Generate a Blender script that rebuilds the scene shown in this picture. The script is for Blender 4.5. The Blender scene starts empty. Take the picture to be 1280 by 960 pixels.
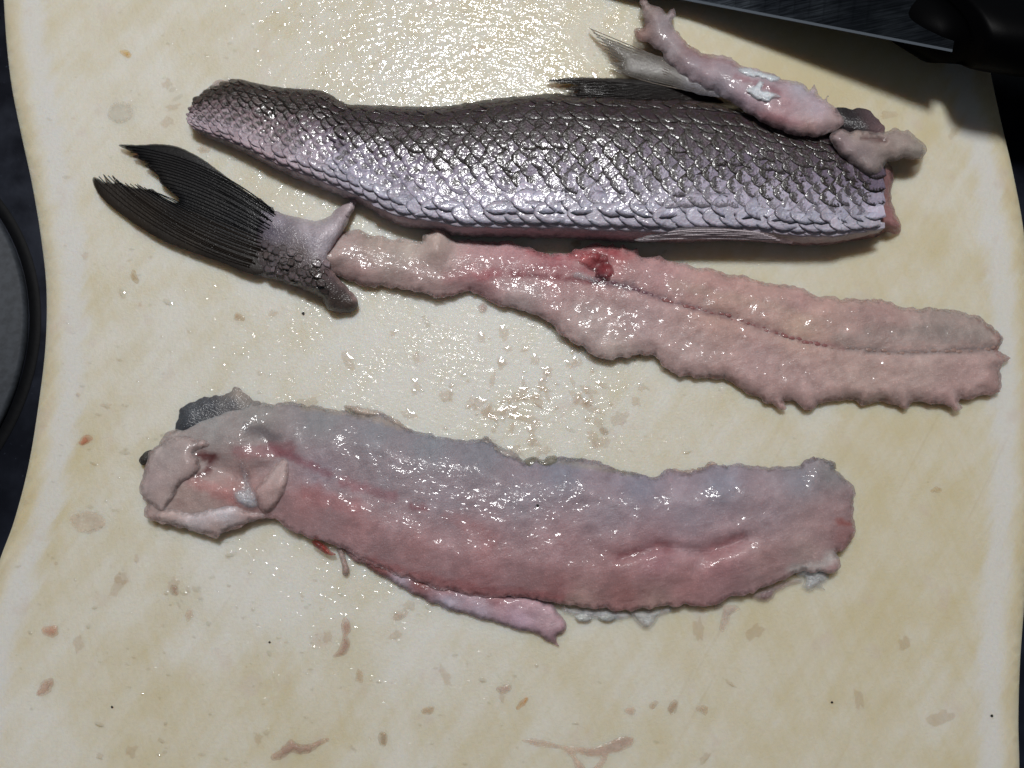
import bpy, math, random
import numpy as np
from mathutils import Vector, Matrix, noise
from mathutils.geometry import delaunay_2d_cdt

# ------------------------------------------------------------------ camera, world, lamp, exposure
S = bpy.context.scene
COL = S.collection
TILT, DIST, FPX = math.radians(12), 0.30, 640 / math.tan(math.radians(30))
cam_d = bpy.data.cameras.new('camera')
cam = bpy.data.objects.new('camera', cam_d)
COL.objects.link(cam)
CAM = Vector((0, -DIST * math.sin(TILT), DIST * math.cos(TILT)))
cam.location = CAM
cam.rotation_euler = (TILT, 0, 0)
cam_d.sensor_fit = 'HORIZONTAL'
cam_d.sensor_width = 36
cam_d.lens = 18 / math.tan(math.radians(30))
cam_d.clip_start, cam_d.clip_end = 0.01, 20
cam_d.dof.use_dof = True
cam_d.dof.focus_distance = 0.292
cam_d.dof.aperture_fstop = 15
S.camera = cam

w = bpy.data.worlds.new('World')
S.world = w
w.use_nodes = True
w.node_tree.nodes['Background'].inputs[0].default_value = (0.80, 0.90, 1.0, 1)
w.node_tree.nodes['Background'].inputs[1].default_value = 0.085

lamp_d = bpy.data.lights.new('ceiling_lamp', 'AREA')
lamp_d.shape = 'DISK'
lamp_d.size = 0.34
lamp_d.energy = 35.5
lamp_d.color = (1.0, 0.992, 0.985)
lamp = bpy.data.objects.new('ceiling_lamp', lamp_d)
COL.objects.link(lamp)
lamp.location = (-0.045, 0.93, 1.85)
lamp.rotation_euler = (Vector((0, 0, 0)) - lamp.location).to_track_quat('-Z', 'Y').to_euler()

S.view_settings.view_transform = 'Standard'
S.view_settings.look = 'None'
S.view_settings.exposure = 0
S.view_settings.gamma = 1
S.cycles.caustics_reflective = False
S.cycles.caustics_refractive = False

RND = random.Random(7)
NR = np.random.default_rng(7)
ct, st = math.cos(TILT), math.sin(TILT)


# ------------------------------------------------------------------ helpers
def at(x, y, z=0.0):
    """points of the place seen at photo coordinates (x, y) on the level z (arrays allowed)"""
    x, y, z = np.broadcast_arrays(np.asarray(x, float), np.asarray(y, float), np.asarray(z, float))
    dx, dy = (x - 640) / FPX, -(y - 480) / FPX
    wy, wz = dy * ct + st, dy * st - ct
    s = (z - CAM.z) / wz
    return np.stack([dx * s, CAM.y + wy * s, z], -1)


def V(x, y, z=0.0):
    return Vector(at(x, y, z).tolist())


PXM = DIST / FPX                       # metres per photo pixel


def lin(h):
    h = h.lstrip('#')
    c = np.array([int(h[i:i + 2], 16) / 255 for i in (0, 2, 4)])
    return np.where(c <= 0.04045, c / 12.92, ((c + 0.055) / 1.055) ** 2.4)


def fbm(x, y, scale, seed=0, octv=3, gain=0.5):
    x = np.ravel(x); y = np.ravel(y)
    out = np.zeros(len(x)); a, f, tot = 1.0, 1.0 / scale, 0
    for o in range(octv):
        out += a * np.array([noise.noise((px * f, py * f, seed * 7.13 + o * 3.7)) for px, py in zip(x, y)])
        tot += a; a *= gain; f *= 2.1
    return out / tot


def catmull(pts, step, closed=True):
    p = np.array(pts, float)
    n = len(p); out = []
    rng = range(n if closed else n - 1)
    for i in rng:
        if closed:
            a, b, c, d = p[i - 1], p[i], p[(i + 1) % n], p[(i + 2) % n]
        else:
            a, b, c, d = p[max(i - 1, 0)], p[i], p[i + 1], p[min(i + 2, n - 1)]
        L = np.linalg.norm(c - b)
        k = max(1, int(round(L / step)))
        for j in range(k):
            t = j / k
            out.append(0.5 * ((2 * b) + (c - a) * t + (2 * a - 5 * b + 4 * c - d) * t * t + (3 * b - a - 3 * c + d) * t ** 3))
    if not closed:
        out.append(p[-1])
    return np.array(out)


def inside(P, poly):
    x, y = P[:, 0], P[:, 1]
    c = np.zeros(len(P), bool)
    q = np.roll(poly, 1, 0)
    for (x1, y1), (x2, y2) in zip(poly, q):
        if y1 == y2:
            continue
        m = ((y1 > y) != (y2 > y)) & (x < (x2 - x1) * (y - y1) / (y2 - y1) + x1)
        c ^= m
    return c


def seg_dist(P, A, B):
    d = np.full(len(P), 1e9)
    for a, b in zip(A, B):
        ab = b - a; L = ab @ ab
        t = np.clip(((P - a) @ ab) / max(L, 1e-9), 0, 1)
        d = np.minimum(d, np.hypot(*(P - (a + t[:, None] * ab)).T))
    return d


def poly_dist(P, line):
    line = np.array(line, float)
    return seg_dist(P, line[:-1], line[1:])


def sstep(x, a, b):
    t = np.clip((x - a) / (b - a), 0, 1)
    return t * t * (3 - 2 * t)


def paint(pts, strokes=(), nz=0.0, seed=0, power=2.6, gain=(1.0, 1.07, 1.08)):
    """pigment of a piece: scattered colour samples blended smoothly, then marks (line, width, colour, strength)"""
    cp = np.array([(a, b) for a, b, _ in pts], float)
    cc = np.array([lin(h) for *_, h in pts]) * np.array(gain)

    def f(P):
        d = np.hypot(P[:, None, 0] - cp[None, :, 0], P[:, None, 1] - cp[None, :, 1]) + 4
        wt = d ** -power
        c = (wt[:, :, None] * cc[None]).sum(1) / wt.sum(1)[:, None]
        j = fbm(P[:, 0], P[:, 1], 14, seed, 3)
        for line, wd, h, s in strokes:
            dd = poly_dist(P, line) + j * wd * 0.9
            m = (1 - sstep(dd, wd * 0.35, wd * 1.15)) * s
            c = c * (1 - m[:, None]) + lin(h)[None] * np.array(gain)[None] * m[:, None]
        if nz:
            n1 = fbm(P[:, 0], P[:, 1], 22, seed + 5, 4)
            c = c * (1 + nz * 2.2 * n1[:, None])
        c = c * .84 + c.mean(1)[:, None] * .16
        return np.clip(c, 0, 1)
    return f


def tag(o, label=None, cat=None, group=None, kind=None):
    if label: o['label'] = label
    if cat: o['category'] = cat
    if group: o['group'] = group
    if kind: o['kind'] = kind
    return o


def thing(name, label, cat, loc, group=None):
    o = bpy.data.objects.new(name, None)
    COL.objects.link(o)
    o.empty_display_size = 0.01
    o.location = loc
    return tag(o, label, cat, group)


def wloc(o):
    p = Vector((0, 0, 0))
    while o is not None:
        p += o.location; o = o.parent
    return p


def link(name, verts, faces, mat, parent=None, smooth=True, col=None, attrs=None, origin=None):
    verts = np.asarray(verts, float)
    org = Vector((0, 0, 0)) if parent is None else wloc(parent)
    if parent is None and origin is not None:
        org = Vector(origin)
    me = bpy.data.meshes.new(name)
    me.from_pydata((verts - np.array(org)).tolist(), [], [tuple(map(int, f)) for f in faces])
    me.materials.append(mat)
    if smooth:
        me.polygons.foreach_set('use_smooth', [True] * len(me.polygons))
    if col is not None:
        a = me.attributes.new('Col', 'FLOAT_COLOR', 'POINT')
        c = np.asarray(col, float)
        if c.shape[1] == 3:
            c = np.concatenate([c, np.ones((len(c), 1))], 1)
        a.data.foreach_set('color', c.ravel())
    for k, v in (attrs or {}).items():
        a = me.attributes.new(k, 'FLOAT', 'POINT')
        a.data.foreach_set('value', np.asarray(v, float))
    me.update()
    o = bpy.data.objects.new(name, me)
    COL.objects.link(o)
    if parent is None:
        o.location = org
    else:
        o.parent = parent
    return o


class Slab:
    """one solid piece of given outline: domed upper face, tucked-in underside"""
    def __init__(s, outline, hfun, res=6, step=3, rag=0.0, ragf=10, seed=0, under=0.0004, thick=None, tuck=1.5,
                 curve=True):
        line = catmull(outline, step) if curve else np.array(outline, float)
        if rag:
            q = np.roll(line, -1, 0) - np.roll(line, 1, 0)
            nrm = np.stack([q[:, 1], -q[:, 0]], 1) / (np.linalg.norm(q, axis=1)[:, None] + 1e-9)
            j = fbm(line[:, 0], line[:, 1], ragf, seed + 31, 3, 0.5)
            line = line + nrm * (j * rag * 2)[:, None]
        mn, mx = line.min(0), line.max(0)
        gx, gy = np.meshgrid(np.arange(mn[0], mx[0], res), np.arange(mn[1], mx[1], res * 0.87))
        gx = gx + (np.arange(gx.shape[0]) % 2)[:, None] * res * 0.5
        P = np.stack([gx.ravel(), gy.ravel()], 1)
        r = np.random.default_rng(seed)
        P = P + r.uniform(-.16, .16, P.shape) * res
        P = P[inside(P, line)]
        if len(P):
            P = P[seg_dist(P, line, np.roll(line, -1, 0)) > min(res, step) * 0.55]
        pts = np.concatenate([line, P]) * np.array([1, -1])
        vs, es, fs, *_ = delaunay_2d_cdt([Vector(p) for p in pts.tolist()], [], [list(range(len(line)))], 1, 1e-4)
        Pv = np.array([(v.x, -v.y) for v in vs])
        F = []
        for f in fs:
            a, b, c = (np.array(vs[i]) for i in f[:3])
            F.append(tuple(f) if (b[0] - a[0]) * (c[1] - a[1]) - (b[1] - a[1]) * (c[0] - a[0]) > 0 else tuple(reversed(f)))
        used = sorted({i for f in F for i in f})
        mp = {k: i for i, k in enumerate(used)}
        Pv = Pv[used]; F = [tuple(mp[i] for i in f) for f in F]
        cnt = {}
        for f in F:
            for i in range(len(f)):
                cnt[(f[i], f[(i + 1) % len(f)])] = 1
        be = [e for e in cnt if (e[1], e[0]) not in cnt]
        A, B = Pv[[e[0] for e in be]], Pv[[e[1] for e in be]]
        d = seg_dist(Pv, A, B)
        bd = np.zeros(len(Pv), bool); bd[[e[0] for e in be]] = True; d[bd] = 0
        z = hfun(Pv, d)
        inw = np.zeros_like(Pv)
        for (i, j) in be:                                   # inward side of every rim edge
            e = Pv[j] - Pv[i]
            nn = np.array([e[1], -e[0]])
            nn = nn / (np.linalg.norm(nn) + 1e-9)
            inw[i] += nn; inw[j] += nn
        inw /= (np.linalg.norm(inw, axis=1)[:, None] + 1e-9)
        zu = under(Pv, d) if callable(under) else np.full(len(Pv), under)
        if thick is not None:
            zu = np.maximum(zu, z - (thick(Pv, d) if callable(thick) else thick))
        zu = np.minimum(zu, z - 0.00005)
        Pb = Pv + inw * tuck
        top, bot = at(Pv[:, 0], Pv[:, 1], z), at(Pb[:, 0], Pb[:, 1], zu)
        n = len(Pv)
        s.P, s.d, s.z, s.n, s.be = Pv, d, z, n, {(min(e), max(e)) for e in be}
        s.verts = np.concatenate([top, bot])
        s.faces = F + [tuple(i + n for i in reversed(f)) for f in F] + [(j, i, i + n, j + n) for i, j in be]

    def H(s, x, y):
        q = np.stack([np.ravel(x), np.ravel(y)], 1).astype(float)
        out = np.zeros(len(q))
        for k in range(0, len(q), 400):
            dd = ((q[k:k + 400, None] - s.P[None]) ** 2).sum(2)
            idx = np.argpartition(dd, 4, 1)[:, :4]
            wv = 1 / (np.take_along_axis(dd, idx, 1) + 0.5)
            out[k:k + 400] = (wv * s.z[idx]).sum(1) / wv.sum(1)
        return out

    def build(s, name, mat, parent=None, colf=None, label=None, attrs=None, origin=None):
        col = None
        if colf is not None:
            c = colf(s.P); col = np.concatenate([c, c])
        attrs = dict(attrs or {}); attrs.setdefault('rim', np.concatenate([s.d, s.d]))
        o = link(name, s.verts, s.faces, mat, parent, True, col, attrs, origin)
        me = o.data                                        # the cut rim keeps a crisp upper edge
        ev = np.zeros(len(me.edges) * 2, np.int32)
        me.edges.foreach_get('vertices', ev)
        at_ = me.attributes.get('sharp_edge') or me.attributes.new('sharp_edge', 'BOOLEAN', 'EDGE')
        at_.data.foreach_set('value', [(min(a, b), max(a, b)) in s.be for a, b in ev.reshape(-1, 2).tolist()])
        if label: o['label'] = label
        return o


def dome(edge, top, wd, p=0.5):
    """height that rises from the rim height to the full thickness over wd pixels"""
    def f(P, d):
        t = np.clip(d / wd, 0, 1)
        return edge + (top - edge) * (1 - (1 - t) ** 2) ** p
    return f


def rough(f, amp, scale, seed=0, edge=6):
    def g(P, d):
        return f(P, d) + amp * fbm(P[:, 0], P[:, 1], scale, seed, 3) * sstep(d, 0, edge)
    return g


def tube_mesh(line, rad, flat=0.6, seg=6):
    """rod along a 3-D polyline with a radius per point"""
    line = np.asarray(line, float); n = len(line)
    v, f = [], []
    for i in range(n):
        t = line[min(i + 1, n - 1)] - line[max(i - 1, 0)]
        t = t / (np.linalg.norm(t) + 1e-12)
        a = np.cross(t, (0, 0, 1.0)); a /= (np.linalg.norm(a) + 1e-12)
        b = np.cross(a, t)
        for k in range(seg):
            an = 2 * math.pi * k / seg
            v.append(line[i] + rad[i] * (math.cos(an) * a + flat * math.sin(an) * b))
    for i in range(n - 1):
        for k in range(seg):
            f.append((i * seg + k, i * seg + (k + 1) % seg, (i + 1) * seg + (k + 1) % seg, (i + 1) * seg + k))
    f.append(tuple(range(seg))); f.append(tuple((n - 1) * seg + k for k in reversed(range(seg))))
    return v, f


def joined(parts):
    v, f = [], []
    for a, b in parts:
        k = len(v); v += list(a); f += [tuple(i + k for i in q) for q in b]
    return v, f


# ------------------------------------------------------------------ materials
class NT:
    def __init__(s, name):
        s.m = bpy.data.materials.new(name); s.m.use_nodes = True
        s.t = s.m.node_tree
        for n in list(s.t.nodes): s.t.nodes.remove(n)
        s.out = s.n('ShaderNodeOutputMaterial')

    def n(s, ty, **kw):
        o = s.t.nodes.new(ty)
        for k, v in kw.items(): setattr(o, k, v)
        return o

    def set(s, node, key, v):
        sock = node.inputs[key]
        if hasattr(v, 'is_linked') or isinstance(v, bpy.types.NodeSocket): s.t.links.new(v, sock)
        else: sock.default_value = v

    def noise(s, scale, detail=3, rough=.55, vec=None, dist=0):
        o = s.n('ShaderNodeTexNoise')
        for k, v in (('Scale', scale), ('Detail', detail), ('Roughness', rough), ('Distortion', dist)): o.inputs[k].default_value = v
        if vec is not None: s.t.links.new(vec, o.inputs['Vector'])
        return o.outputs['Fac']

    def pos(s, scale=None, rot=None):
        g = s.n('ShaderNodeNewGeometry').outputs['Position']
        if scale or rot:
            mp = s.n('ShaderNodeMapping')
            if rot:
                r = s.n('ShaderNodeVectorRotate', rotation_type='Z_AXIS')
                s.t.links.new(g, r.inputs['Vector']); r.inputs['Angle'].default_value = rot; g = r.outputs[0]
            s.t.links.new(g, mp.inputs['Vector']); mp.inputs['Scale'].default_value = scale or (1, 1, 1)
            g = mp.outputs[0]
        return g

    def ramp(s, fac, a, b, lo=0.0, hi=1.0):
        m = s.n('ShaderNodeMapRange', interpolation_type='SMOOTHSTEP')
        s.t.links.new(fac, m.inputs['Value'])
        for k, v in zip(('From Min', 'From Max', 'To Min', 'To Max'), (a, b, lo, hi)): m.inputs[k].default_value = v
        return m.outputs[0]

    def math(s, op, a, b=0.0):
        m = s.n('ShaderNodeMath', operation=op)
        s.set(m, 0, a); s.set(m, 1, b)
        return m.outputs[0]

    def mix(s, fac, a, b, mode='MIX'):
        m = s.n('ShaderNodeMix', data_type='RGBA', blend_type=mode)
        s.set(m, 0, fac)
        s.set(m, 6, a if not isinstance(a, tuple) else (*a[:3], 1)); s.set(m, 7, b if not isinstance(b, tuple) else (*b[:3], 1))
        return m.outputs[2]

    def attr(s, name, out='Color'):
        a = s.n('ShaderNodeAttribute'); a.attribute_name = name
        return a.outputs[out]

    def bump(s, h, dist, strength=1.0, normal=None):
        b = s.n('ShaderNodeBump'); b.inputs['Distance'].default_value = dist; b.inputs['Strength'].default_value = strength
        s.t.links.new(h, b.inputs['Height'])
        if normal is not None: s.t.links.new(normal, b.inputs['Normal'])
        return b.outputs[0]

    def principled(s, **kw):
        p = s.n('ShaderNodeBsdfPrincipled')
        for k, v in kw.items():
            k = k.replace('_', ' ')
            s.set(p, k, (*v, 1) if isinstance(v, tuple) and len(v) == 3 and 'Color' in k else v)
        s.t.links.new(p.outputs[0], s.out.inputs['Surface'])
        return p


def T(h):
    return tuple(float(c) for c in lin(h))


def flesh_mat(name, sss=0.8, scale=0.0035, gloss=0.36, bump=1.0, wet=0.8, edge=(7, .45), var=0.14, top=1.0):
    """wet translucent fish muscle; thins out to a clear film at its torn rim"""
    k = NT(name)
    p = k.pos()
    c = k.attr('Col')
    mid = k.noise(420, 4, .62, p)
    fine = k.noise(1900, 3, .6, p)
    fib = k.noise(520, 3, .6, k.pos((1, .33, 1), 1.25))
    c = k.mix(k.math('MULTIPLY', k.ramp(mid, .36, .68), var * 2.4), c, k.mix(1.0, c, (1.26, 1.24, 1.24), 'MULTIPLY'))
    cloud = k.noise(150, 4, .62, k.pos((1, .7, 1), .4))
    c = k.mix(k.ramp(cloud, .46, .68, 0, .34), c, k.mix(1.0, c, (1.34, 1.42, 1.42), 'MULTIPLY'))
    c = k.mix(k.math('MULTIPLY', k.ramp(fib, .5, .74), .22), c, k.mix(1.0, c, (.86, .78, .78), 'MULTIPLY'))
    c = k.mix(k.ramp(fine, .54, .74, 0, .42), c, k.mix(1.0, c, (1.7, 1.75, 1.75), 'MULTIPLY'))
    b1 = k.bump(k.noise(160, 2, .5, p), .0012 * bump, .35)
    b2 = k.bump(fib, .0005 * bump, .5, b1)
    b2 = k.bump(fine, .00025 * bump, .6, b2)
    g2 = k.bump(k.noise(660, 1.5, .5, k.pos((.6, 1, 1), .3)), .00045 * bump, 1.0, b1)
    patch = k.noise(190, 3, .6, p)
    al = k.ramp(k.math('ADD', k.attr('rim', 'Fac'), k.ramp(mid, .3, .7, -2.2, 2.2)), 0, edge[0], edge[1], top)
    k.principled(Base_Color=c, Roughness=k.ramp(mid, .3, .7, gloss - .06, gloss + .14), Normal=b2, Subsurface_Weight=sss,
                 Subsurface_Radius=(1.0, .62, .52), Subsurface_Scale=scale, Coat_Weight=k.ramp(patch, .42, .62, wet * .10, wet * .62), Coat_Roughness=.095,
                 Coat_Normal=g2, Coat_IOR=1.5, Specular_IOR_Level=.3, IOR=1.38, Alpha=al)
    return k.m


def scale_mat(name, per_object):
    """fish scale: pale centre, dark pigment along the free margin; pigment per scale"""
    k = NT(name)
    p = k.pos()
    if per_object:
        oi = k.n('ShaderNodeObjectInfo'); c, a = oi.outputs['Color'], oi.outputs['Alpha']
    else:
        c, a = k.attr('Col'), k.attr('Col', 'Alpha')
    rim = k.attr('rim', 'Fac')
    n = k.noise(1300, 3, .62, p)
    big = k.noise(260, 2, .5, p)
    e = k.math('ADD', rim, k.ramp(n, .3, .7, -.30, .26))
    c = k.mix(k.ramp(big, .35, .65, 0, .4), c, k.mix(1.0, c, (.74, .70, .74), 'MULTIPLY'))
    c = k.mix(k.ramp(n, .54, .74, 0, .35), c, k.mix(1.0, c, (1.7, 1.7, 1.75), 'MULTIPLY'))
    c = k.mix(k.math('MULTIPLY', k.ramp(e, .34, .66), a), c, (.030, .023, .019))
    b0 = k.bump(k.noise(640, 1.5, .5, p), .00032, .9)
    b = k.bump(n, .0003, .8, b0)
    k.principled(Base_Color=c, Roughness=k.ramp(big, .3, .7, .26, .44), Normal=b, Specular_IOR_Level=.4,
                 Coat_Weight=.45, Coat_Roughness=.12, Coat_Normal=b0, Coat_IOR=1.5, Subsurface_Weight=.15, Subsurface_Scale=.001)
    return k.m


def simple_mat(name, col, rough=.4, nscale=900, var=.3, bump=.0003, sss=0, wet=0, attr=False, coat_r=.07, metal=0, edge=None, spec=.4):
    k = NT(name)
    p = k.pos()
    n = k.noise(nscale, 3, .6, p)
    c = k.attr('Col') if attr else None
    if c is None:
        c = k.mix(0, T(col), T(col))
    c = k.mix(k.ramp(n, .35, .7, 0, 1), c, k.mix(1.0, c, (1 - var, 1 - var, 1 - var), 'MULTIPLY'))
    b = k.bump(n, bump, .9)
    alpha = k.ramp(k.attr('rim', 'Fac'), 0, *edge) if edge else None
    g = k.bump(k.noise(520, 2, .5, p), .0006 if wet > .4 else 0, .9, b)
    k.principled(Base_Color=c, Roughness=rough, Normal=b, Specular_IOR_Level=spec, Subsurface_Weight=sss, Subsurface_Radius=(1, .5, .35), Subsurface_Scale=.0015,
                 Coat_Weight=wet, Coat_Roughness=coat_r, Coat_Normal=g, Metallic=metal, **({'Alpha': alpha} if alpha else {}))
    return k.m


def board_mat():
    k = NT('ivory_plastic')
    p = k.pos()
    st_ = k.attr('stain', 'Fac'); dist = k.attr('rim', 'Fac')
    streak = k.noise(170, 4, .6, k.pos((1, .16, 1), .62))
    streak2 = k.noise(420, 3, .6, k.pos((1, .10, 1), -.35))
    blot = k.noise(48, 4, .6, p)
    fine = k.noise(900, 3, .65, p)
    f = k.math('ADD', st_, k.ramp(streak, .3, .72, -.11, .11))
    f = k.math('ADD', f, k.ramp(blot, .35, .68, -.13, .13))
    f = k.math('ADD', f, k.ramp(streak2, .4, .75, -.04, .06))
    c = k.mix(k.ramp(f, -.12, 1.05), T('#dbd8d0'), T('#cabd98'))
    # paler raised margin and its browned outer lip
    dn = k.math('ADD', dist, k.ramp(streak, .2, .8, -9, 9))
    band = k.math('MULTIPLY', k.ramp(dn, 12, 30), k.ramp(dn, 62, 40))
    c = k.mix(k.math('MULTIPLY', band, .8), c, T('#d6d4d0'))
    lip = k.ramp(dn, 20, 2)
    c = k.mix(k.math('MULTIPLY', lip, .55), c, T('#bfae88'))
    # brown specks rubbed into the cuts
    cut = k.noise(210, 3, .5, k.pos((1, .05, 1), .55))
    c = k.mix(k.math('MULTIPLY', k.ramp(cut, .66, .78), .16), c, T('#a3895a'))
    cut2 = k.noise(260, 3, .5, k.pos((.05, 1, 1), .5))
    c = k.mix(k.math('MULTIPLY', k.ramp(cut2, .68, .8), .07), c, T('#a3946f'))
    pk = k.noise(75, 3, .6, k.pos((1, .8, 1), .2))
    c = k.mix(k.math('MULTIPLY', k.ramp(pk, .60, .72), .3), c, T('#c9b7ac'))
    c = k.mix(k.ramp(fine, .35, .7, 0, .16), c, T('#b9b6ab'))
    wet = k.attr('wet', 'Fac')
    w2 = k.math('ADD', wet, k.ramp(blot, .3, .7, -.25, .25))
    b1 = k.bump(k.noise(330, 2, .5, k.pos((.5, 1, 1), .25)), .0009, .6)
    b2 = k.bump(k.noise(640, 1.5, .5, k.pos((.6, 1, 1), .25)), .00042, 1.0, b1)
    b3 = k.bump(fine, .0003, .5)
    k.principled(Base_Color=c, Roughness=.46, Normal=b3, Subsurface_Weight=.8, Subsurface_Radius=(1, .72, .5), Subsurface_Scale=.009,
                 Specular_IOR_Level=.3, Coat_Weight=k.ramp(w2, .2, 1.0, .02, .7), Coat_Roughness=.075, Coat_Normal=b2, Coat_IOR=1.5)
    return k.m


def film_mat(name, tint, op=.35, rough=.06):
    """clear wet film: lets the board show through, mirrors the lamp"""
    k = NT(name)
    tr = k.n('ShaderNodeBsdfTransparent'); tr.inputs[0].default_value = (*T(tint), 1)
    gl = k.n('ShaderNodeBsdfGlossy'); gl.inputs['Roughness'].default_value = rough
    fr = k.n('ShaderNodeFresnel'); fr.inputs[0].default_value = 1.5
    mx = k.n('ShaderNodeMixShader')
    k.t.links.new(fr.outputs[0], mx.inputs[0]); k.t.links.new(tr.outputs[0], mx.inputs[1]); k.t.links.new(gl.outputs[0], mx.inputs[2])
    k.t.links.new(mx.outputs[0], k.out.inputs['Surface'])
    return k.m


def worktop_mat():
    k = NT('dark_worktop')
    n = k.noise(30, 4, .6, k.pos()); f = k.noise(700, 3, .6, k.pos())
    c = k.mix(k.ramp(n, .4, .7), T('#0a0c14'), T('#161b28'))
    c = k.mix(k.ramp(f, .66, .78, 0, .5), c, T('#3a4150'))
    k.principled(Base_Color=c, Roughness=k.ramp(n, .3, .7, .2, .4), Normal=k.bump(f, .0001, .3), Specular_IOR_Level=.3)
    return k.m


M = dict(
    flesh=flesh_mat('raw_flesh'),
    thin=flesh_mat('thin_flesh', .6, .002, .34, .9, .9, (7, .42)),
    skin=simple_mat('fish_skin', '#888', .34, 1300, .22, .0004, .2, .5, True, .13),
    fin=simple_mat('fin_membrane', '#888', .4, 1500, .3, .0002, .15, .41, True, .08, edge=(14, .45, .9)),
    dfin=simple_mat('dark_fin_membrane', '#888', .36, 1500, .35, .0001, 0, .12, True, .08, edge=(2.5, .5, 1.0), spec=.22),
    ray=simple_mat('fin_ray', '#3a332d', .34, 2000, .4, .0001, 0, .15, True, .1, spec=.12),
    scale_o=scale_mat('fish_scale', True), scale_a=scale_mat('fish_scale_joined', False),
    white=simple_mat('white_membrane', '#c9c6cf', .36, 1300, .3, .0005, .4, .8, True, .08, edge=(10, .15, .75)),
    scrap=flesh_mat('scrap_flesh', .5, .001, .34, .7, .9, (8, .15), top=.66),
    flake=flesh_mat('clear_flake', .3, .001, .34, .7, .9, (5, .15), top=.42),
    bonew=simple_mat('pale_bone', '#c9c6cf', .4, 1300, .25, .0005, .2, .6, True, .08, edge=(3, .3, .95)),
    speck=simple_mat('dark_speck', '#1c1814', .5, 2500, .4, .0003),
    vert=flesh_mat('vertebra', .3, .001, .3, .5, .6, (-1, 1)),
    board=board_mat(), worktop=worktop_mat(),
    hob=simple_mat('grey_hob', '#3a3e44', .6, 420, .35, .0001, 0, 0, spec=.2),
    hobrim=simple_mat('dark_rim', '#08090c', .6, 420, .35, .0001, spec=.1),
    handle=simple_mat('black_handle', '#020203', .46, 1500, .3, .00003, spec=.05),
    rivet=simple_mat('steel_rivet', '#8d8f92', .3, 900, .2, .0001, metal=1),
    water=film_mat('water', '#fcfcfb', rough=.04),
    smear=film_mat('smear', '#fdfaf8', rough=.07),
)
k = NT('brushed_steel')
n_ = k.noise(1400, 3, .6, k.pos((.06, 1, 1), -.2))
n2_ = k.noise(60, 3, .6, k.pos())
k.principled(Base_Color=k.mix(k.ramp(n2_, .4, .7), T('#2a2e34'), T('#3c4147')), Metallic=1.0, Roughness=k.ramp(n_, .3, .7, .22, .36), Normal=k.bump(n_, .00003, .5))
M['steel'] = k.m
k = NT('ground_edge_steel')
k.principled(Base_Color=T('#3f444a'), Metallic=1.0, Roughness=.55)
M['edge'] = k.m

# ------------------------------------------------------------------ setting: worktop
wt = 0.9
vs = [(-wt, -wt, -.0105), (wt, -wt, -.0105), (wt, wt, -.0105), (-wt, wt, -.0105)]
tag(link('worktop', [(x, y, z - .03 * q) for q in (0, 1) for x, y, z in vs],
         [(0, 1, 2, 3), (7, 6, 5, 4), (0, 4, 5, 1), (1, 5, 6, 2), (2, 6, 7, 3), (3, 7, 4, 0)], M['worktop'], smooth=False),
    'dark worktop under the cutting board', kind='structure')

# round grey hob plate left of the board
ctr = V(-246, 428, -.0095)
R_ = .0785
hob = thing('hob_plate', 'dark grey round hob plate at the left edge beside the board', 'hob plate', (ctr.x, ctr.y, -.0104))


def lathe(profile, c, seg=96):
    v, f = [], []
    for r, z in profile:
        for i in range(seg):
            a = 2 * math.pi * i / seg
            v.append((c[0] + r * math.cos(a), c[1] + r * math.sin(a), z))
    for j in range(len(profile) - 1):
        for i in range(seg):
            f.append((j * seg + i, j * seg + (i + 1) % seg, (j + 1) * seg + (i + 1) % seg, (j + 1) * seg + i))
    f.append(tuple((len(profile) - 1) * seg + i for i in range(seg)))
    return v, f


link('plate', *lathe([(R_, -.0103), (R_, -.0085), (R_ - .001, -.0078), (R_ * .5, -.0078), (R_ * .2, -.0079)], ctr), M['hob'], hob)
link('rim', *lathe([(R_ + .0045, -.0104), (R_ + .004, -.0101), (R_ + .0006, -.0100), (R_ + .0004, -.0103)], ctr)[:1],
     lathe([(R_ + .0045, -.0104), (R_ + .004, -.0101), (R_ + .0006, -.0100), (R_ + .0004, -.0103)], ctr)[1][:-1], M['hobrim'], hob)

# ------------------------------------------------------------------ cutting board
board_line = [(3, -70), (4, -20), (8, 50), (15, 110), (27, 170), (40, 230), (51, 295), (58, 360), (57, 430), (49, 500), (36, 580), (18, 650),
              (-2, 705), (-28, 790), (-46, 880), (-56, 960), (-50, 1003), (-22, 1020), (200, 1022), (640, 1024), (1060, 1022), (1240, 1020),
              (1268, 1008), (1274, 970), (1273, 900), (1275, 830), (1280, 760), (1286, 680), (1292, 580), (1293, 470), (1288, 370),
              (1279, 285), (1266, 215), (1252, 155), (1239, 95), (1230, 40), (1224, -20), (1222, -75), (1200, -100), (640, -108), (40, -100)]


def board_h(P, d):
    t = np.clip(d / 6, 0, 1)
    return -.0014 * (1 - np.sqrt(1 - (1 - t) ** 2))


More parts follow.
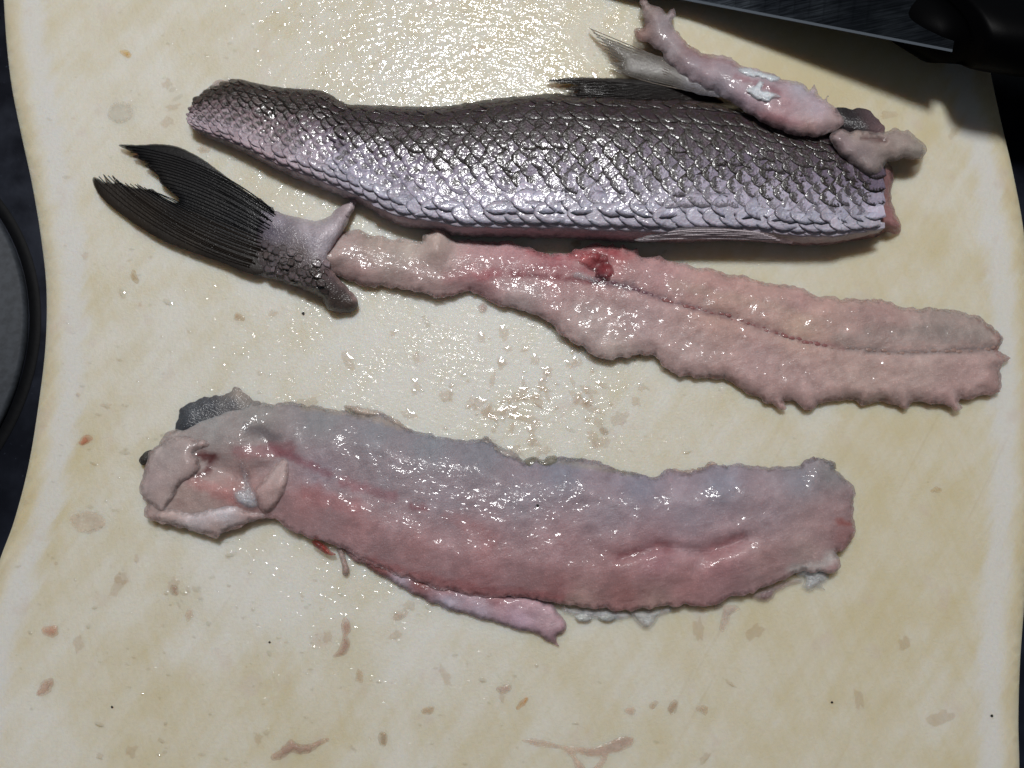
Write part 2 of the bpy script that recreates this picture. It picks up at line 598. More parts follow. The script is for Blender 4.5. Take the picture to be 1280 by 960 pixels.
bs = Slab(board_line, board_h, res=11, step=7, under=-.0100, tuck=2, seed=3)
stain_pts = [(100, 60, .42), (350, 60, .45), (520, 60, .3), (660, 60, .5), (760, 150, .7), (1100, 60, .9), (1000, 110, .9), (1150, 140, .72), (1200, 230, .5), (1180, 330, .66),
             (150, 140, .3), (100, 300, .42), (80, 230, .45), (230, 360, .35), (200, 450, .2), (120, 480, .42), (85, 570, .8), (60, 640, .85), (130, 640, .32),
             (90, 730, .55), (35, 760, .35), (420, 400, .22), (600, 430, .0), (480, 470, .05), (700, 500, .12), (850, 520, .35), (1000, 540, .5),
             (1100, 580, .7), (1200, 560, .62), (1150, 660, .72), (1130, 760, .72), (1000, 800, .62), (1180, 850, .55), (900, 850, .6), (760, 820, .42),
             (300, 720, .05), (360, 750, .05), (500, 830, .12), (560, 760, .15), (250, 800, .25), (130, 830, .5), (150, 870, .62), (250, 870, .68), (350, 860, .62), (420, 850, .55),
             (520, 890, .42), (650, 890, .5), (760, 880, .52), (1050, 870, .62), (60, 900, .2), (200, 945, .75), (400, 950, .6), (700, 950, .5), (1000, 950, .6), (560, 20, .5)]
SP = np.array(stain_pts)
wet_pts = [(520, 70, 1), (420, 30, .7), (640, 90, .9), (330, 100, .6), (200, 50, .4), (60, 60, .2), (750, 60, .4), (900, 40, .1), (1150, 60, .0), (1150, 160, 0), (1200, 300, 0),
           (100, 230, .3), (100, 400, .3), (250, 390, .36), (480, 440, .27), (650, 520, .38), (760, 560, .25), (600, 420, .26), (900, 550, .25), (1100, 560, .1), (1200, 700, .1),
           (130, 600, .45), (130, 720, .5), (300, 720, .6), (380, 780, .6), (500, 830, .35), (240, 860, .3), (700, 830, .2), (1000, 850, .05), (1200, 900, 0), (500, 930, .3), (60, 930, .1)]
WP = np.array(wet_pts)


def idw(P, C, pw=2.5):
    d = np.hypot(P[:, None, 0] - C[None, :, 0], P[:, None, 1] - C[None, :, 1]) + 15
    q = d ** -pw
    return (q * C[None, :, 2]).sum(1) / q.sum(1)


rr = bs.build('cutting_board', M['board'], attrs={q: np.concatenate([v, v]) for q, v in
              (('stain', idw(bs.P, SP)), ('wet', idw(bs.P, WP)), ('rim', bs.d))}, origin=(0, 0, -.0100))
tag(rr, 'ivory plastic cutting board with wavy sides, yellow stains and knife cuts', 'cutting board')

# ------------------------------------------------------------------ knife resting at the top right corner
kn = thing('kitchen_knife', 'kitchen knife with dark steel blade and black handle across the top right corner', 'knife', V(1190, 20, 0.03))
KZ = lambda x: np.interp(x, [560, 870, 1190, 1400], [.0025, .0070, .0225, .028])
heel = np.array([1190, 65.]); ux = np.array([-.982, -.19]); up = np.array([.19, -.982])
E, G, Sp = [], [], []
for t in np.linspace(0, 1, 40):
    L = 720 * t
    q = heel + ux * L + up * (max(0, t - .55) ** 2 * 260)
    wd = 150 * (1 - max(0, t - .5) ** 2.0 * 3.0) * min(1, (1 - t) * 6 + .02)
    z = float(KZ(q[0]))
    E.append(at(q[0], q[1], z)); g = q + up * min(2.4, wd * .3)
    G.append(at(g[0], g[1], z - .0004)); r = q + up * wd
    Sp.append(at(r[0], r[1], max(.0012, z - .00027 * wd * .40)))
E, G, Sp = map(np.array, (E, G, Sp))
nrm_k = np.cross(E[0] - Sp[0], E[5] - E[0]); nrm_k /= np.linalg.norm(nrm_k)
if nrm_k[2] < 0: nrm_k = -nrm_k
n = len(E)
v = np.concatenate([G + nrm_k * .0003, Sp + nrm_k * .0008, Sp - nrm_k * .0008, G - nrm_k * .0003])
f = []
for a, b in ((0, 1), (1, 2), (2, 3), (3, 0)):
    f += [(a * n + i, a * n + i + 1, b * n + i + 1, b * n + i) for i in range(n - 1)]
f += [(0, n, 2 * n, 3 * n), tuple(q * n + n - 1 for q in (3, 2, 1, 0))]
bl = link('blade', v, f, M['steel'], kn, smooth=False)
v = np.concatenate([G + nrm_k * .0003, E, G - nrm_k * .0003])
f = []
for a, b in ((0, 1), (1, 2)):
    f += [(b * n + i, b * n + i + 1, a * n + i + 1, a * n + i) for i in range(n - 1)]
link('cutting_edge', v, f, M['edge'], bl, smooth=False)
# handle: oval section swept along its axis, with a neck added under the blade to fill the knife's shadow
hv, hf = [], []
path = [(1112, 28, -.010, .1), (1114, 28, -.010, .5), (1146, 34, -.0095, .8), (1180, 34, -.006, .82), (1190, 30, .0, .9), (1198, 31, .0, .97), (1215, 33, .0, 1.0), (1250, 37, .0, 1.02), (1300, 45, .0, .98), (1370, 58, 0, .95), (1450, 74, 0, 1.02), (1530, 90, 0, 1.1), (1585, 101, 0, 1.0), (1600, 104, 0, .6)]
SEG = 28
for x, y, dz, sc in path:
    c = at(x, y, .019 + dz)
    for i in range(SEG):
        a = 2 * math.pi * i / SEG
        ca, sa = math.cos(a), math.sin(a)
        oy = math.copysign(abs(ca) ** .75, ca) * .0205 * sc
        oz = math.copysign(abs(sa) ** .75, sa) * .0105 * sc
        tl = math.radians(-28)
        hv.append(c + np.array([oy * -.2, oy * math.cos(tl) - oz * math.sin(tl), oy * math.sin(tl) + oz * math.cos(tl)]))
for j in range(len(path) - 1):
    for i in range(SEG):
        hf.append((j * SEG + i, (j + 1) * SEG + i, (j + 1) * SEG + (i + 1) % SEG, j * SEG + (i + 1) % SEG))
hf += [tuple(range(SEG)), tuple((len(path) - 1) * SEG + i for i in reversed(range(SEG)))]
link('handle', hv, hf, M['handle'], kn)

# ------------------------------------------------------------------ scaled fillet, skin side up
xs_t = [230, 238, 246, 262, 285, 300, 320, 345, 400, 415, 432, 470, 515, 560, 600, 650, 690, 740, 800, 870, 930, 985, 1040, 1080, 1110, 1128]
ys_t = [150, 128, 118, 110, 101, 99, 104, 109, 113, 121, 131, 132, 134, 133, 127, 121, 118, 120, 122, 124, 132, 148, 158, 172, 192, 215]
xs_b = [230, 250, 280, 310, 350, 400, 440, 465, 480, 510, 545, 580, 640, 700, 750, 800, 850, 900, 960, 1000, 1040, 1085, 1105, 1128]
ys_b = [156, 168, 180, 193, 214, 235, 250, 262, 273, 284, 289, 296, 297, 298, 301, 303, 304, 301, 303, 307, 306, 298, 291, 288]
out_f = [(234, 152), (237, 140), (241, 128), (258, 110), (272, 101), (286, 99), (300, 99), (316, 105), (345, 109), (400, 113), (417, 122), (432, 131), (470, 132),
         (515, 134), (560, 133), (600, 127), (650, 121), (690, 118), (740, 120), (800, 122), (870, 124), (930, 132), (985, 148), (1040, 158), (1080, 172),
         (1100, 183), (1112, 205), (1117, 222), (1114, 245), (1118, 262), (1127, 284), (1122, 293), (1108, 291), (1085, 298), (1040, 306), (1000, 307),
         (960, 303), (900, 301), (850, 304), (800, 303), (750, 301), (700, 298), (640, 297), (580, 296), (545, 289), (510, 284), (480, 273), (465, 262),
         (440, 250), (400, 235), (350, 214), (310, 193), (280, 180), (250, 168), (243, 160)]


def fv(P):
    a = np.interp(P[:, 0], xs_t, ys_t); b = np.interp(P[:, 0], xs_b, ys_b)
    return np.clip((P[:, 1] - a) / (b - a), 0, 1)


def fish_h(P, d, off=0.0):
    v = fv(P) ** .94
    s_ = np.where(v < .5, np.maximum(0, 1 - np.abs(2 * v - 1) ** 2.5) ** .5, np.maximum(0, 1 - np.abs(2 * v - 1) ** 7) ** .55)
    top = np.interp(P[:, 0], [235, 300, 420, 600, 850, 1050, 1130], [.0045, .0065, .0080, .0105, .0120, .0112, .0085])
    en = np.minimum(1, d / 22) ** .5
    return .0014 + top * s_ ** .9 * (.35 + .65 * en) + .0009 * fbm(P[:, 0], P[:, 1], 55, 4, 2) * sstep(d, 0, 14) + off


fil = thing('fish_fillet', 'scaled grey fish fillet lying skin side up, uppermost on the board', 'fish fillet', V(680, 210, 0))
flesh_f = paint([(260, 105, '#a08b86'), (300, 100, '#b39c95'), (400, 225, '#c9b0b8'), (350, 205, '#c2a7b0'), (500, 282, '#c4a6ae'), (700, 298, '#c39aa0'), (900, 300, '#c69da0'),
                 (1000, 305, '#b98d90'), (1115, 215, '#86585a'), (1112, 250, '#8e5c5c'), (1122, 288, '#a5716f'), (1100, 190, '#7c6a6a')], nz=.12, seed=2)
body = Slab(out_f, lambda P, d: fish_h(P, d, -.0006), res=7, step=3, rag=1.8, ragf=12, seed=1)
body.build('flesh', M['flesh'], fil, flesh_f)
out_s = [(236, 151), (240, 132), (250, 120), (272, 113), (300, 112), (330, 112), (360, 111), (400, 112.5), (417, 121), (432, 130), (470, 131),
         (515, 133), (560, 132), (600, 126), (650, 120), (690, 117), (740, 119), (800, 121), (870, 123), (930, 131), (985, 147), (1040, 157), (1078, 172),
         (1098, 186), (1107, 215), (1105, 240), (1107, 262), (1104, 286), (1085, 294), (1040, 303), (1000, 303), (960, 299), (900, 297), (850, 298), (800, 296), (750, 293),
         (700, 289), (640, 287), (580, 283), (545, 276), (515, 268), (480, 254), (450, 241), (410, 223), (360, 203), (320, 187), (285, 172), (255, 161)]


def skin_f(P):
    v = fv(P); x = P[:, 0]
    vs_ = np.array([0, .25, .42, .55, .68, .82, .93, 1.0])
    cs = np.array([lin(h) for h in ('#2e2627', '#352d31', '#5c545e', '#7d7680', '#a09aa6', '#bab5be', '#bcaeb5', '#bda0a6')])
    c = np.stack([np.interp(v, vs_, cs[:, i]) for i in range(3)], 1)
    tail = (1 - sstep(x, 330, 470))[:, None]
    ct_ = np.stack([np.interp(v, vs_, np.array([lin(h) for h in ('#382a26', '#3d302e', '#5c4a4b', '#8a7578', '#a58f95', '#b59fa6', '#b89fa6', '#b596a0')])[:, i]) for i in range(3)], 1)
    c = c * (1 - tail) + ct_ * tail
    return np.clip(c * (1 + .5 * fbm(x, P[:, 1], 16, 9, 3)[:, None]), 0, 1)


skin = Slab(out_s, lambda P, d: fish_h(P, d + 6, .0001), res=6, step=3, rag=1.2, ragf=9, seed=5, thick=.0009)
skin_o = skin.build('skin', M['skin'], fil, skin_f)


# scales: shared meshes; local x towards the free edge. 'outlined' ones are dark round the margin, 'spotted' ones carry one brown spot
def scale_geo(kind):
    rows = [(-.55, .34, 0), (-.3, .48, .012), (0, .52, .03), (.22, .43, .038), (.42, .26, .036), (.55, .06, .026)]
    v, rim, f = [], [], []
    cols = (-1, -.55, 0, .55, 1)
    for x, hw, z in rows:
        for c in cols:
            v.append((x, c * hw, z - .035 * (c * hw * 2) ** 2))
            if kind == 'outlined':
                e = max(abs(c) ** 1.7 * (1.0 if x > -.35 else .6), (x - .08) / .36 if x > .08 else 0)
            else:
                e = 1.25 * math.exp(-((x - .12) / .26) ** 2 - ((c * hw - .02) / .2) ** 2)
            rim.append(min(1, e))
    nr, nc = len(rows), len(cols)
    for i in range(nr - 1):
        for j in range(nc - 1):
            f.append((i * nc + j, (i + 1) * nc + j, (i + 1) * nc + j + 1, i * nc + j + 1))
    k0 = len(v)                                            # thickness: a lip along the free margin
    ring = [j * nc for j in range(nr)] + [(nr - 1) * nc + j for j in range(1, nc)] + [j * nc + nc - 1 for j in reversed(range(nr - 1))]
    for i in ring:
        x, y, z = v[i]; v.append((x * .985, y * .985, z - .018)); rim.append(rim[i])
    for a in range(len(ring) - 1):
        f.append((ring[a], k0 + a, k0 + a + 1, ring[a + 1]))
    return v, f, rim


GEO = {q: scale_geo(q) for q in ('outlined', 'spotted')}
SME = {}
for q, (sv, sf, srim) in GEO.items():
    me = bpy.data.meshes.new('scale')
    me.from_pydata(sv, [], sf); me.materials.append(M['scale_o'])
    me.polygons.foreach_set('use_smooth', [True] * len(me.polygons))
    a_ = me.attributes.new('rim', 'FLOAT', 'POINT'); a_.data.foreach_set('value', srim)
    SME[q] = me


def frame(x, y, hf, L, W, tilt, yaw, roll=0, flat=.3):
    q = lambda a, b: at(a, b, hf(np.array([[a, b]]))[0])
    p = q(x, y); tx = q(x - 3, y + yaw * 3) - p; ty = q(x, y - 3) - p
    n_ = np.cross(tx, ty); n_ /= np.linalg.norm(n_)
    if n_[2] < 0: n_ = -n_
    tx = tx / np.linalg.norm(tx); ty = np.cross(n_, tx)
    tx2 = tx * math.cos(tilt) + n_ * math.sin(tilt)
    n2 = np.cross(tx2, ty)
    ty = ty * math.cos(roll) + n2 * math.sin(roll); n2 = np.cross(tx2, ty)
    m = Matrix.Identity(4)
    for i in range(3):
        m[i][0], m[i][1], m[i][2], m[i][3] = tx2[i] * L, ty[i] * W, n2[i] * (L + W) * flat, p[i] + n_[i] * .0004
    return m


hs = lambda P: fish_h(P, np.full(len(P), 40.0), .0000)
vrow = [.045, .10, .16, .225, .295, .37, .445, .52, .595, .67, .745, .82, .89]
scl = []
for j, v_ in enumerate(vrow):
    x = 1108 - RND.random() * 3
    i = 0
    # columns step by one pitch, odd rows shifted by half
    sx = 1106.0
    first = True
    while sx > 240:
        hgt = np.interp(sx, xs_b, ys_b) - np.interp(sx, xs_t, ys_t)
        pitch = 20.5 * (hgt / 175) ** .62
        if first:
            sx -= pitch * (.5 if j % 2 else 0); first = False
        xx = sx + RND.uniform(-.8, .8)
        vv = v_ + RND.uniform(-.004, .004)
        yy = np.interp(xx, xs_t, ys_t) + vv * hgt
        lo = .94 if xx < 430 else .9
        if not (xx < 262 and vv < .1) and vv < .90 and xx < 1094:
            scl.append((xx, yy, vv, pitch, hgt, j))
        sx -= pitch * (1 + RND.uniform(-.03, .03))
items = []
for x, y, v_, pitch, hgt, j in scl:
    dv = (vrow[min(j + 1, len(vrow) - 1)] - vrow[max(j - 1, 0)])
    halfw = dv * hgt
    # arc length grows where the side turns away
    z0 = hs(np.array([[x, y - halfw / 2], [x, y + halfw / 2]]))
    wlen = np.linalg.norm(at(x, y - halfw / 2, z0[0]) - at(x, y + halfw / 2, z0[1]))
    W = wlen * 1.2
    L = pitch * PXM * 1.75
    yaw = np.interp(x, [250, 400, 520, 900, 1100], [-.35, -.3, -.08, .0, .15])
    m = frame(x, y, hs, L, W, math.radians(RND.uniform(2.5, 2.9) if v_ < .66 else RND.uniform(1.5, 1.7)), yaw + RND.uniform(-.02, .02), math.radians(RND.gauss(0, .5)), .2 if v_ < .6 else .1)
    tailq = 1 - sstep(np.array([x]), 330, 470)[0]
    vs_ = [0, .15, .28, .4, .5, .62, .74, .9]
    mid = [lin(h) for h in ('#33262a', '#42343b', '#54464f', '#6f6374', '#918799', '#afa7b9', '#c0b9ca', '#beb5c0')]
    tl_ = [lin(h) for h in ('#3a2d2a', '#42332f', '#544442', '#7a666a', '#988489', '#ab989f', '#b7a2aa', '#b7a0a6')]
    vq = v_ + RND.uniform(-.05, .05)
    c = np.array([np.interp(vq, vs_, [(1 - tailq) * a[i] + tailq * b[i] for a, b in zip(mid, tl_)]) for i in range(3)])
    c *= RND.uniform(.82, 1.16)
    al = np.interp(v_, [0, .3, .5, .62, .7, .8], [.9, 1, 1, .9, .5, .05]) * RND.uniform(.8, 1.1)
    kind_ = 'spotted' if (x < np.interp(v_, [.3, .45, .7], [330, 560, 720]) and v_ > .3) else 'outlined'
    if kind_ == 'spotted': al *= .9
    items.append((pitch * halfw, m, (*np.clip(c, 0, 1), min(1, max(0, al))), v_, kind_))
items.sort(key=lambda t: -t[0] * (1.0 if t[3] < .72 else .45))
base_loc = wloc(fil)
for i, (_, m, c, v_, kd) in enumerate(items[:298]):
    o = bpy.data.objects.new('scale', SME[kd])
    COL.objects.link(o)
    o.parent = fil
    mm = m.copy(); mm.translation = mm.translation - base_loc
    o.matrix_basis = mm
    o.color = c


def joined_scales(items, name, parent):
    vv, ff, cc, rm = [], [], [], []
    for _, m, c, v_, kd in items:
        sv, sf, srim = GEO[kd]
        k0 = len(vv)
        mm = np.array(m)
        vv += (np.array(sv) @ mm[:3, :3].T + mm[:3, 3]).tolist()
        ff += [tuple(i + k0 for i in f) for f in sf]
        cc += [c] * len(sv); rm += srim
    o = link(name, vv, ff, M['scale_a'], parent, True, np.array(cc), {'rim': rm})
    o['kind'] = 'stuff'
    return o


joined_scales(items[298:], 'scales', fil)


# fins of the fillet
def fin_rays(parent, starts, tips, ctrl, hf, r0, r1, colr, mat, lift=.00025, nm='fin_ray', nseg=12):
    parts, cols = [], []
    for s_, t_, c_ in zip(starts, tips, ctrl):
        u = np.linspace(0, 1, nseg)[:, None]
        q = (1 - u) ** 2 * np.array(s_) + 2 * u * (1 - u) * np.array(c_) + u ** 2 * np.array(t_)
        z = hf(q) + lift
        a, b = tube_mesh(at(q[:, 0], q[:, 1], z), np.interp(u[:, 0], [0, 1], [r0, r1]) * PXM, .7)
        parts.append((a, b))
        cols.append(np.repeat(colr(q), 6, 0))
    v, f = joined(parts)
    o = link(nm, v, f, mat, parent, True, np.concatenate(cols))
    o['kind'] = 'stuff'
    return o


dors = Slab([(683, 101), (700, 98), (725, 96.5), (780, 98), (820, 101), (860, 108), (890, 119), (905, 130), (870, 131), (820, 127), (770, 126), (735, 124), (718, 121), (712, 117), (724, 114),
             (708, 111), (722, 107), (700, 104)],
            lambda P, d: .0022 + .0022 * sstep(P[:, 0], 690, 820) + .0005 * np.minimum(1, d / 6) + .0003 * fbm(P[:, 0], P[:, 1], 18, 3, 2), res=5, step=3, rag=.8, ragf=7, seed=8, thick=.0008, tuck=.6)
dfo = dors.build('dorsal_fin', M['dfin'], fil, paint([(690, 101, '#241f1d'), (800, 103, '#1b1615'), (730, 117, '#352b26'), (850, 118, '#1c1717'), (780, 116, '#2b2421')], nz=.2))
n = 11
fin_rays(dfo, [(890 - 3 * i, 122 + i * .6) for i in range(n)], [(687 + 3 * i + (i % 2) * 6, 100.5 + 2.0 * i) for i in range(n)], [(800, 98 + 2.3 * i) for i in range(n)],
         lambda q: dors.H(q[:, 0], q[:, 1]), 1.0, .45, lambda q: np.tile(lin('#221c1a'), (len(q), 1)), M['ray'])
pelv = Slab([(793, 300), (815, 293), (835, 287), (870, 284), (915, 286), (955, 291), (985, 299), (992, 304), (960, 303), (920, 299), (885, 298), (860, 300), (838, 298), (815, 302)],
            lambda P, d: np.interp(P[:, 1], [284, 304], [.0130, .0086]) + .0005 * np.minimum(1, d / 7), res=5, step=3, rag=.8, ragf=9, seed=9, thick=.0010, tuck=.8)
pfo = pelv.build('pelvic_fin', M['fin'], fil, paint([(800, 298, '#d6cfd3'), (880, 290, '#cdb9be'), (950, 296, '#caaeb0'), (980, 301, '#c0a0a2')], nz=.15))
fin_rays(pfo, [(975 - 5 * i, 300 - i * 1.8) for i in range(6)], [(797 + 7 * i, 300 - i * 1.8) for i in range(6)], [(880, 296 - 2.6 * i) for i in range(6)],
         lambda q: pelv.H(q[:, 0], q[:, 1]), 1.3, .7, lambda q: np.tile(lin('#c2b6bb'), (len(q), 1)), M['ray'], lift=.0000)
flap = Slab([(1042, 137), (1052, 134), (1066, 137), (1077, 135), (1088, 139), (1098, 150), (1106, 163), (1098, 172), (1080, 176), (1058, 170), (1044, 158)],
            lambda P, d: .008 + .0025 * np.minimum(1, d / 14), res=5, step=3, rag=2, ragf=9, seed=10, thick=.0035)
flap.build('skin_flap', M['skin'], fil, paint([(1050, 145, '#2a2627'), (1066, 150, '#252023'), (1074, 160, '#2a2527'), (1090, 148, '#6c5458'), (1098, 160, '#7d5f61')], nz=.25), label='dark curled skin flap at the head end')

# ------------------------------------------------------------------ backbone with tail fin
bb = thing('fish_backbone', 'pink backbone strip with dark forked tail fin, between the two fillets', 'fish backbone', V(700, 370, 0))
out_b = [(407, 300), (419, 291), (433, 288), (447, 289), (460, 293), (472, 294), (487, 298), (500, 298), (525, 302), (527, 293), (541, 286), (553, 287), (562, 292), (569, 302), (587, 298), (612, 301), (637, 303),
         (652, 307), (666, 312), (690, 318), (700, 316), (708, 315), (716, 309), (725, 311), (734, 306), (747, 305), (757, 308), (766, 302), (772, 308), (781, 306), (790, 312), (797, 309), (801, 318), (809, 321), (830, 325), (850, 330),
         (895, 339), (936, 348), (990, 358), (1044, 371), (1099, 373), (1135, 383), (1176, 385), (1207, 391), (1230, 400), (1244, 411), (1253, 425), (1247, 436), (1252, 442), (1264, 447),
         (1254, 455), (1250, 468), (1253, 484), (1250, 493), (1221, 497), (1201, 500), (1203, 510), (1197, 516), (1191, 514), (1187, 508), (1176, 504), (1150, 504), (1140, 505), (1137, 510), (1129, 511), (1122, 507),
         (1114, 505), (1099, 501), (1085, 506), (1062, 499), (1035, 502), (1013, 510), (1000, 506), (990, 500), (979, 500), (982, 511), (966, 506), (954, 501), (940, 494), (926, 486), (904, 475), (872, 472), (845, 467),
         (827, 454), (813, 445), (795, 445), (772, 449), (745, 446), (727, 434), (712, 425), (700, 416), (692, 405), (675, 394), (662, 391), (650, 389), (631, 384), (618, 380), (612, 375), (587, 366), (562, 370), (547, 373), (534, 366), (512, 362), (481, 359), (456, 358), (440, 353), (428, 344),
         (409, 341), (392, 334), (388, 318), (394, 304)]
spine = np.array([(392, 318), (447, 325), (520, 330), (600, 338), (660, 337), (700, 341), (745, 350), (790, 360), (850, 380), (900, 393), (960, 412), (1000, 425), (1060, 436), (1130, 441), (1200, 438), (1252, 435)], float)


def bone_h(P, d):
    top = np.interp(P[:, 0], [390, 430, 560, 760, 900, 1200, 1260], [.0080, .0066, .0058, .0054, .0054, .0058, .0050])
    und = .5 + .5 * np.sin(P[:, 0] / 37 + 1.3 * np.sin(P[:, 0] / 83))
    ed = np.interp(P[:, 0], [400, 700, 930, 1000, 1260], [.0034, .0032, .0026, .0022, .0026]) * (.7 + .45 * und)
    t = np.clip(d / np.interp(P[:, 0], [420, 620, 800], [22, 20, 18]), 0, 1)
    h = ed + (top - ed) * (1 - (1 - t) ** 1.6)
    ds = poly_dist(P, spine)
    gr = np.exp(-(ds / 4) ** 2) * sstep(P[:, 0], 640, 800)
    h = h - .0003 * gr + .0004 * np.exp(-((ds - 14) / 10) ** 2) * sstep(d, 4, 14) * sstep(P[:, 0], 640, 800)
    hole = np.exp(-((P[:, 0] - 748) / 13) ** 2 - ((P[:, 1] - 332) / 9) ** 2)
    h = h - .0026 * hole
    nub = np.exp(-((P[:, 0] - 545) / 14) ** 2 - ((P[:, 1] - 308) / 20) ** 2)
    return h + .0025 * nub * sstep(d, 0, 8) + .0009 * fbm(P[:, 0], P[:, 1], 45, 12, 3) * sstep(d, 0, 9) + .0005 * fbm(P[:, 0], P[:, 1], 8, 13, 2) * sstep(d, 0, 4)


bone_f = paint([(430, 300, '#a88a83'), (470, 305, '#b1968a'), (510, 312, '#b69d90'), (545, 300, '#b4988d'), (450, 340, '#ad8882'), (520, 345, '#ab8781'), (600, 310, '#b48584'), (640, 320, '#b67f80'), (600, 355, '#b28180'),
                (690, 325, '#ac6c6e'), (760, 315, '#ae6b6a'), (820, 345, '#b48380'), (900, 360, '#b5867e'), (1000, 380, '#b3867f'), (1100, 392, '#a9827a'), (1180, 397, '#9d857c'), (1230, 410, '#a0877d'),
                (650, 375, '#b39590'), (740, 410, '#b69891'), (800, 400, '#b48f8b'), (770, 440, '#b69a90'), (860, 440, '#b49089'), (950, 450, '#b68d87'), (1000, 480, '#b48c85'), (1080, 470, '#b69186'), (1150, 470, '#b7948a'), (1220, 465, '#b68f87'), (1180, 500, '#b38a83'),
                (1240, 480, '#b18880'), (900, 385, '#b98b7c'), (1000, 405, '#bc9481')],
               [([(610, 345), (660, 337), (700, 332), (740, 340)], 6, '#93484f', .5), ([(640, 343), (700, 347), (740, 352)], 4, '#7e2c35', .75), ([(715, 320), (745, 318), (770, 316)], 8, '#9e3a40', .75),
                ([(742, 330), (752, 338), (748, 345)], 6, '#6b1218', .95), ([(600, 345), (625, 340)], 8, '#a85258', .6), ([(560, 345), (590, 340)], 9, '#b06c6e', .4), ([(775, 330), (790, 318)], 7, '#b3615f', .6), ([(660, 314), (700, 322)], 4, '#9a4247', .6),
                (spine[6:8], 6, '#5c3f47', .8), (spine[7:10], 4.5, '#7c4d50', .7), (spine[9:13], 3.6, '#925c58', .7), (spine[12:], 4, '#7b645f', .7),
                ([(1050, 425), (1120, 424), (1180, 420), (1230, 420)], 11, '#85756e', .4), ([(1085, 410), (1150, 412), (1200, 410)], 8, '#8d7a70', .3), ([(880, 380), (920, 392)], 10, '#96766f', .4),
                ([(1225, 400), (1247, 416), (1250, 430)], 4, '#8b5a50', .6), ([(1245, 435), (1252, 440)], 5, '#8a4a44', .7), ([(840, 355), (1000, 392)], 7, '#bd9683', .35)], nz=.12, seed=3, gain=(1.0, 1.12, 1.18))
_bone = 0
bone = Slab(out_b, bone_h, res=5, step=2, rag=4.0, ragf=17, seed=21, tuck=3.5)
bone_o = bone.build('flesh', M['flesh'], bb, bone_f)
# row of vertebrae showing as small dark knobs along the spine
ve_v, ve_f = [], []
for j, (r, z) in enumerate([(1, 0), (.85, .38), (.45, .62)]):
    for i in range(8):
        a = 2 * math.pi * i / 8
        ve_v.append((r * math.cos(a), r * math.sin(a) * .8, z))
for j in range(2):
    for i in range(8): ve_f.append((j * 8 + i, j * 8 + (i + 1) % 8, j * 8 + 8 + (i + 1) % 8, j * 8 + 8 + i))
ve_f += [tuple(16 + i for i in range(8)), tuple(reversed(range(8)))]
vme = {}
for nm, h in (('dark', '#6d4c54'), ('red', '#875a58'), ('pale', '#917870')):
    me = bpy.data.meshes.new('vertebra'); me.from_pydata(ve_v, [], ve_f); me.materials.append(M['vert'])
    me.polygons.foreach_set('use_smooth', [True] * len(me.polygons))
    a = me.attributes.new('Col', 'FLOAT_COLOR', 'POINT'); a.data.foreach_set('color', np.tile([*lin(h), 1], (len(ve_v), 1)).ravel())
    vme[nm] = me
sl = catmull(spine[6:], 9.3, closed=False)
for i, (x, y) in enumerate(sl[:-1]):
    o = bpy.data.objects.new('vertebra', vme['dark' if x < 830 else 'red' if x < 1040 else 'pale'])
    COL.objects.link(o); o.parent = bb
    x += RND.uniform(-3, 3); y += RND.uniform(-2, 2)
    p = Vector(at(x, y, bone.H(x, y)[0] - .0002).tolist()) - wloc(bb)
    nx = sl[i + 1] - sl[i]
    r = RND.uniform(2.2, 4.6) * PXM
    o.matrix_basis = Matrix.Translation(p) @ Matrix.Rotation(-math.atan2(nx[1], nx[0]), 4, 'Z') @ Matrix.Diagonal((r * 1.2, r * .9, r * .55, 1))
mem = Slab([(716, 341), (724, 338), (734, 342), (744, 347), (748, 352), (740, 353), (728, 349), (718, 347)], lambda P, d: bone.H(P[:, 0], P[:, 1]) + .0005 + .0005 * np.minimum(1, d / 4) + .0005 * fbm(P[:, 0], P[:, 1], 5, 3, 2),
           res=3, step=2, seed=3, thick=.0008, tuck=.5)
mem.build('air_bladder', M['white'], bb, lambda P: np.tile(lin('#d0c8cc'), (len(P), 1)), label='silvery shred of air bladder')

clot = Slab([(722, 324), (732, 316), (746, 314), (757, 318), (764, 328), (768, 340), (764, 350), (754, 352), (746, 347), (741, 340), (730, 334)], lambda P, d: bone.H(P[:, 0], P[:, 1]) - .0001 + .0010 * np.minimum(1, d / 6) + .0008 * fbm(P[:, 0], P[:, 1], 7, 3, 2) * sstep(d, 0, 4),
            res=3, step=2, rag=2.5, ragf=6, seed=13, thick=.0012, tuck=.5)
clot.build('blood_clot', M['thin'], bb, paint([(730, 322, '#b0585a'), (746, 320, '#9c3a3f'), (758, 335, '#80282f'), (750, 347, '#5c2a34')], nz=.3), label='dark red blood clot on the spine')
# tail stalk
out_t = [(300, 300), (318, 250), (337, 258), (348, 265), (372, 272), (395, 276), (410, 271), (422, 260), (434, 253), (443, 249), (446, 254), (438, 271), (429, 290), (421, 304), (414, 318), (413, 330), (420, 344), (433, 358), (445, 372),
         (447, 382), (440, 390), (425, 391), (410, 386), (402, 374), (388, 366), (370, 358), (345, 350), (318, 343), (304, 334)]


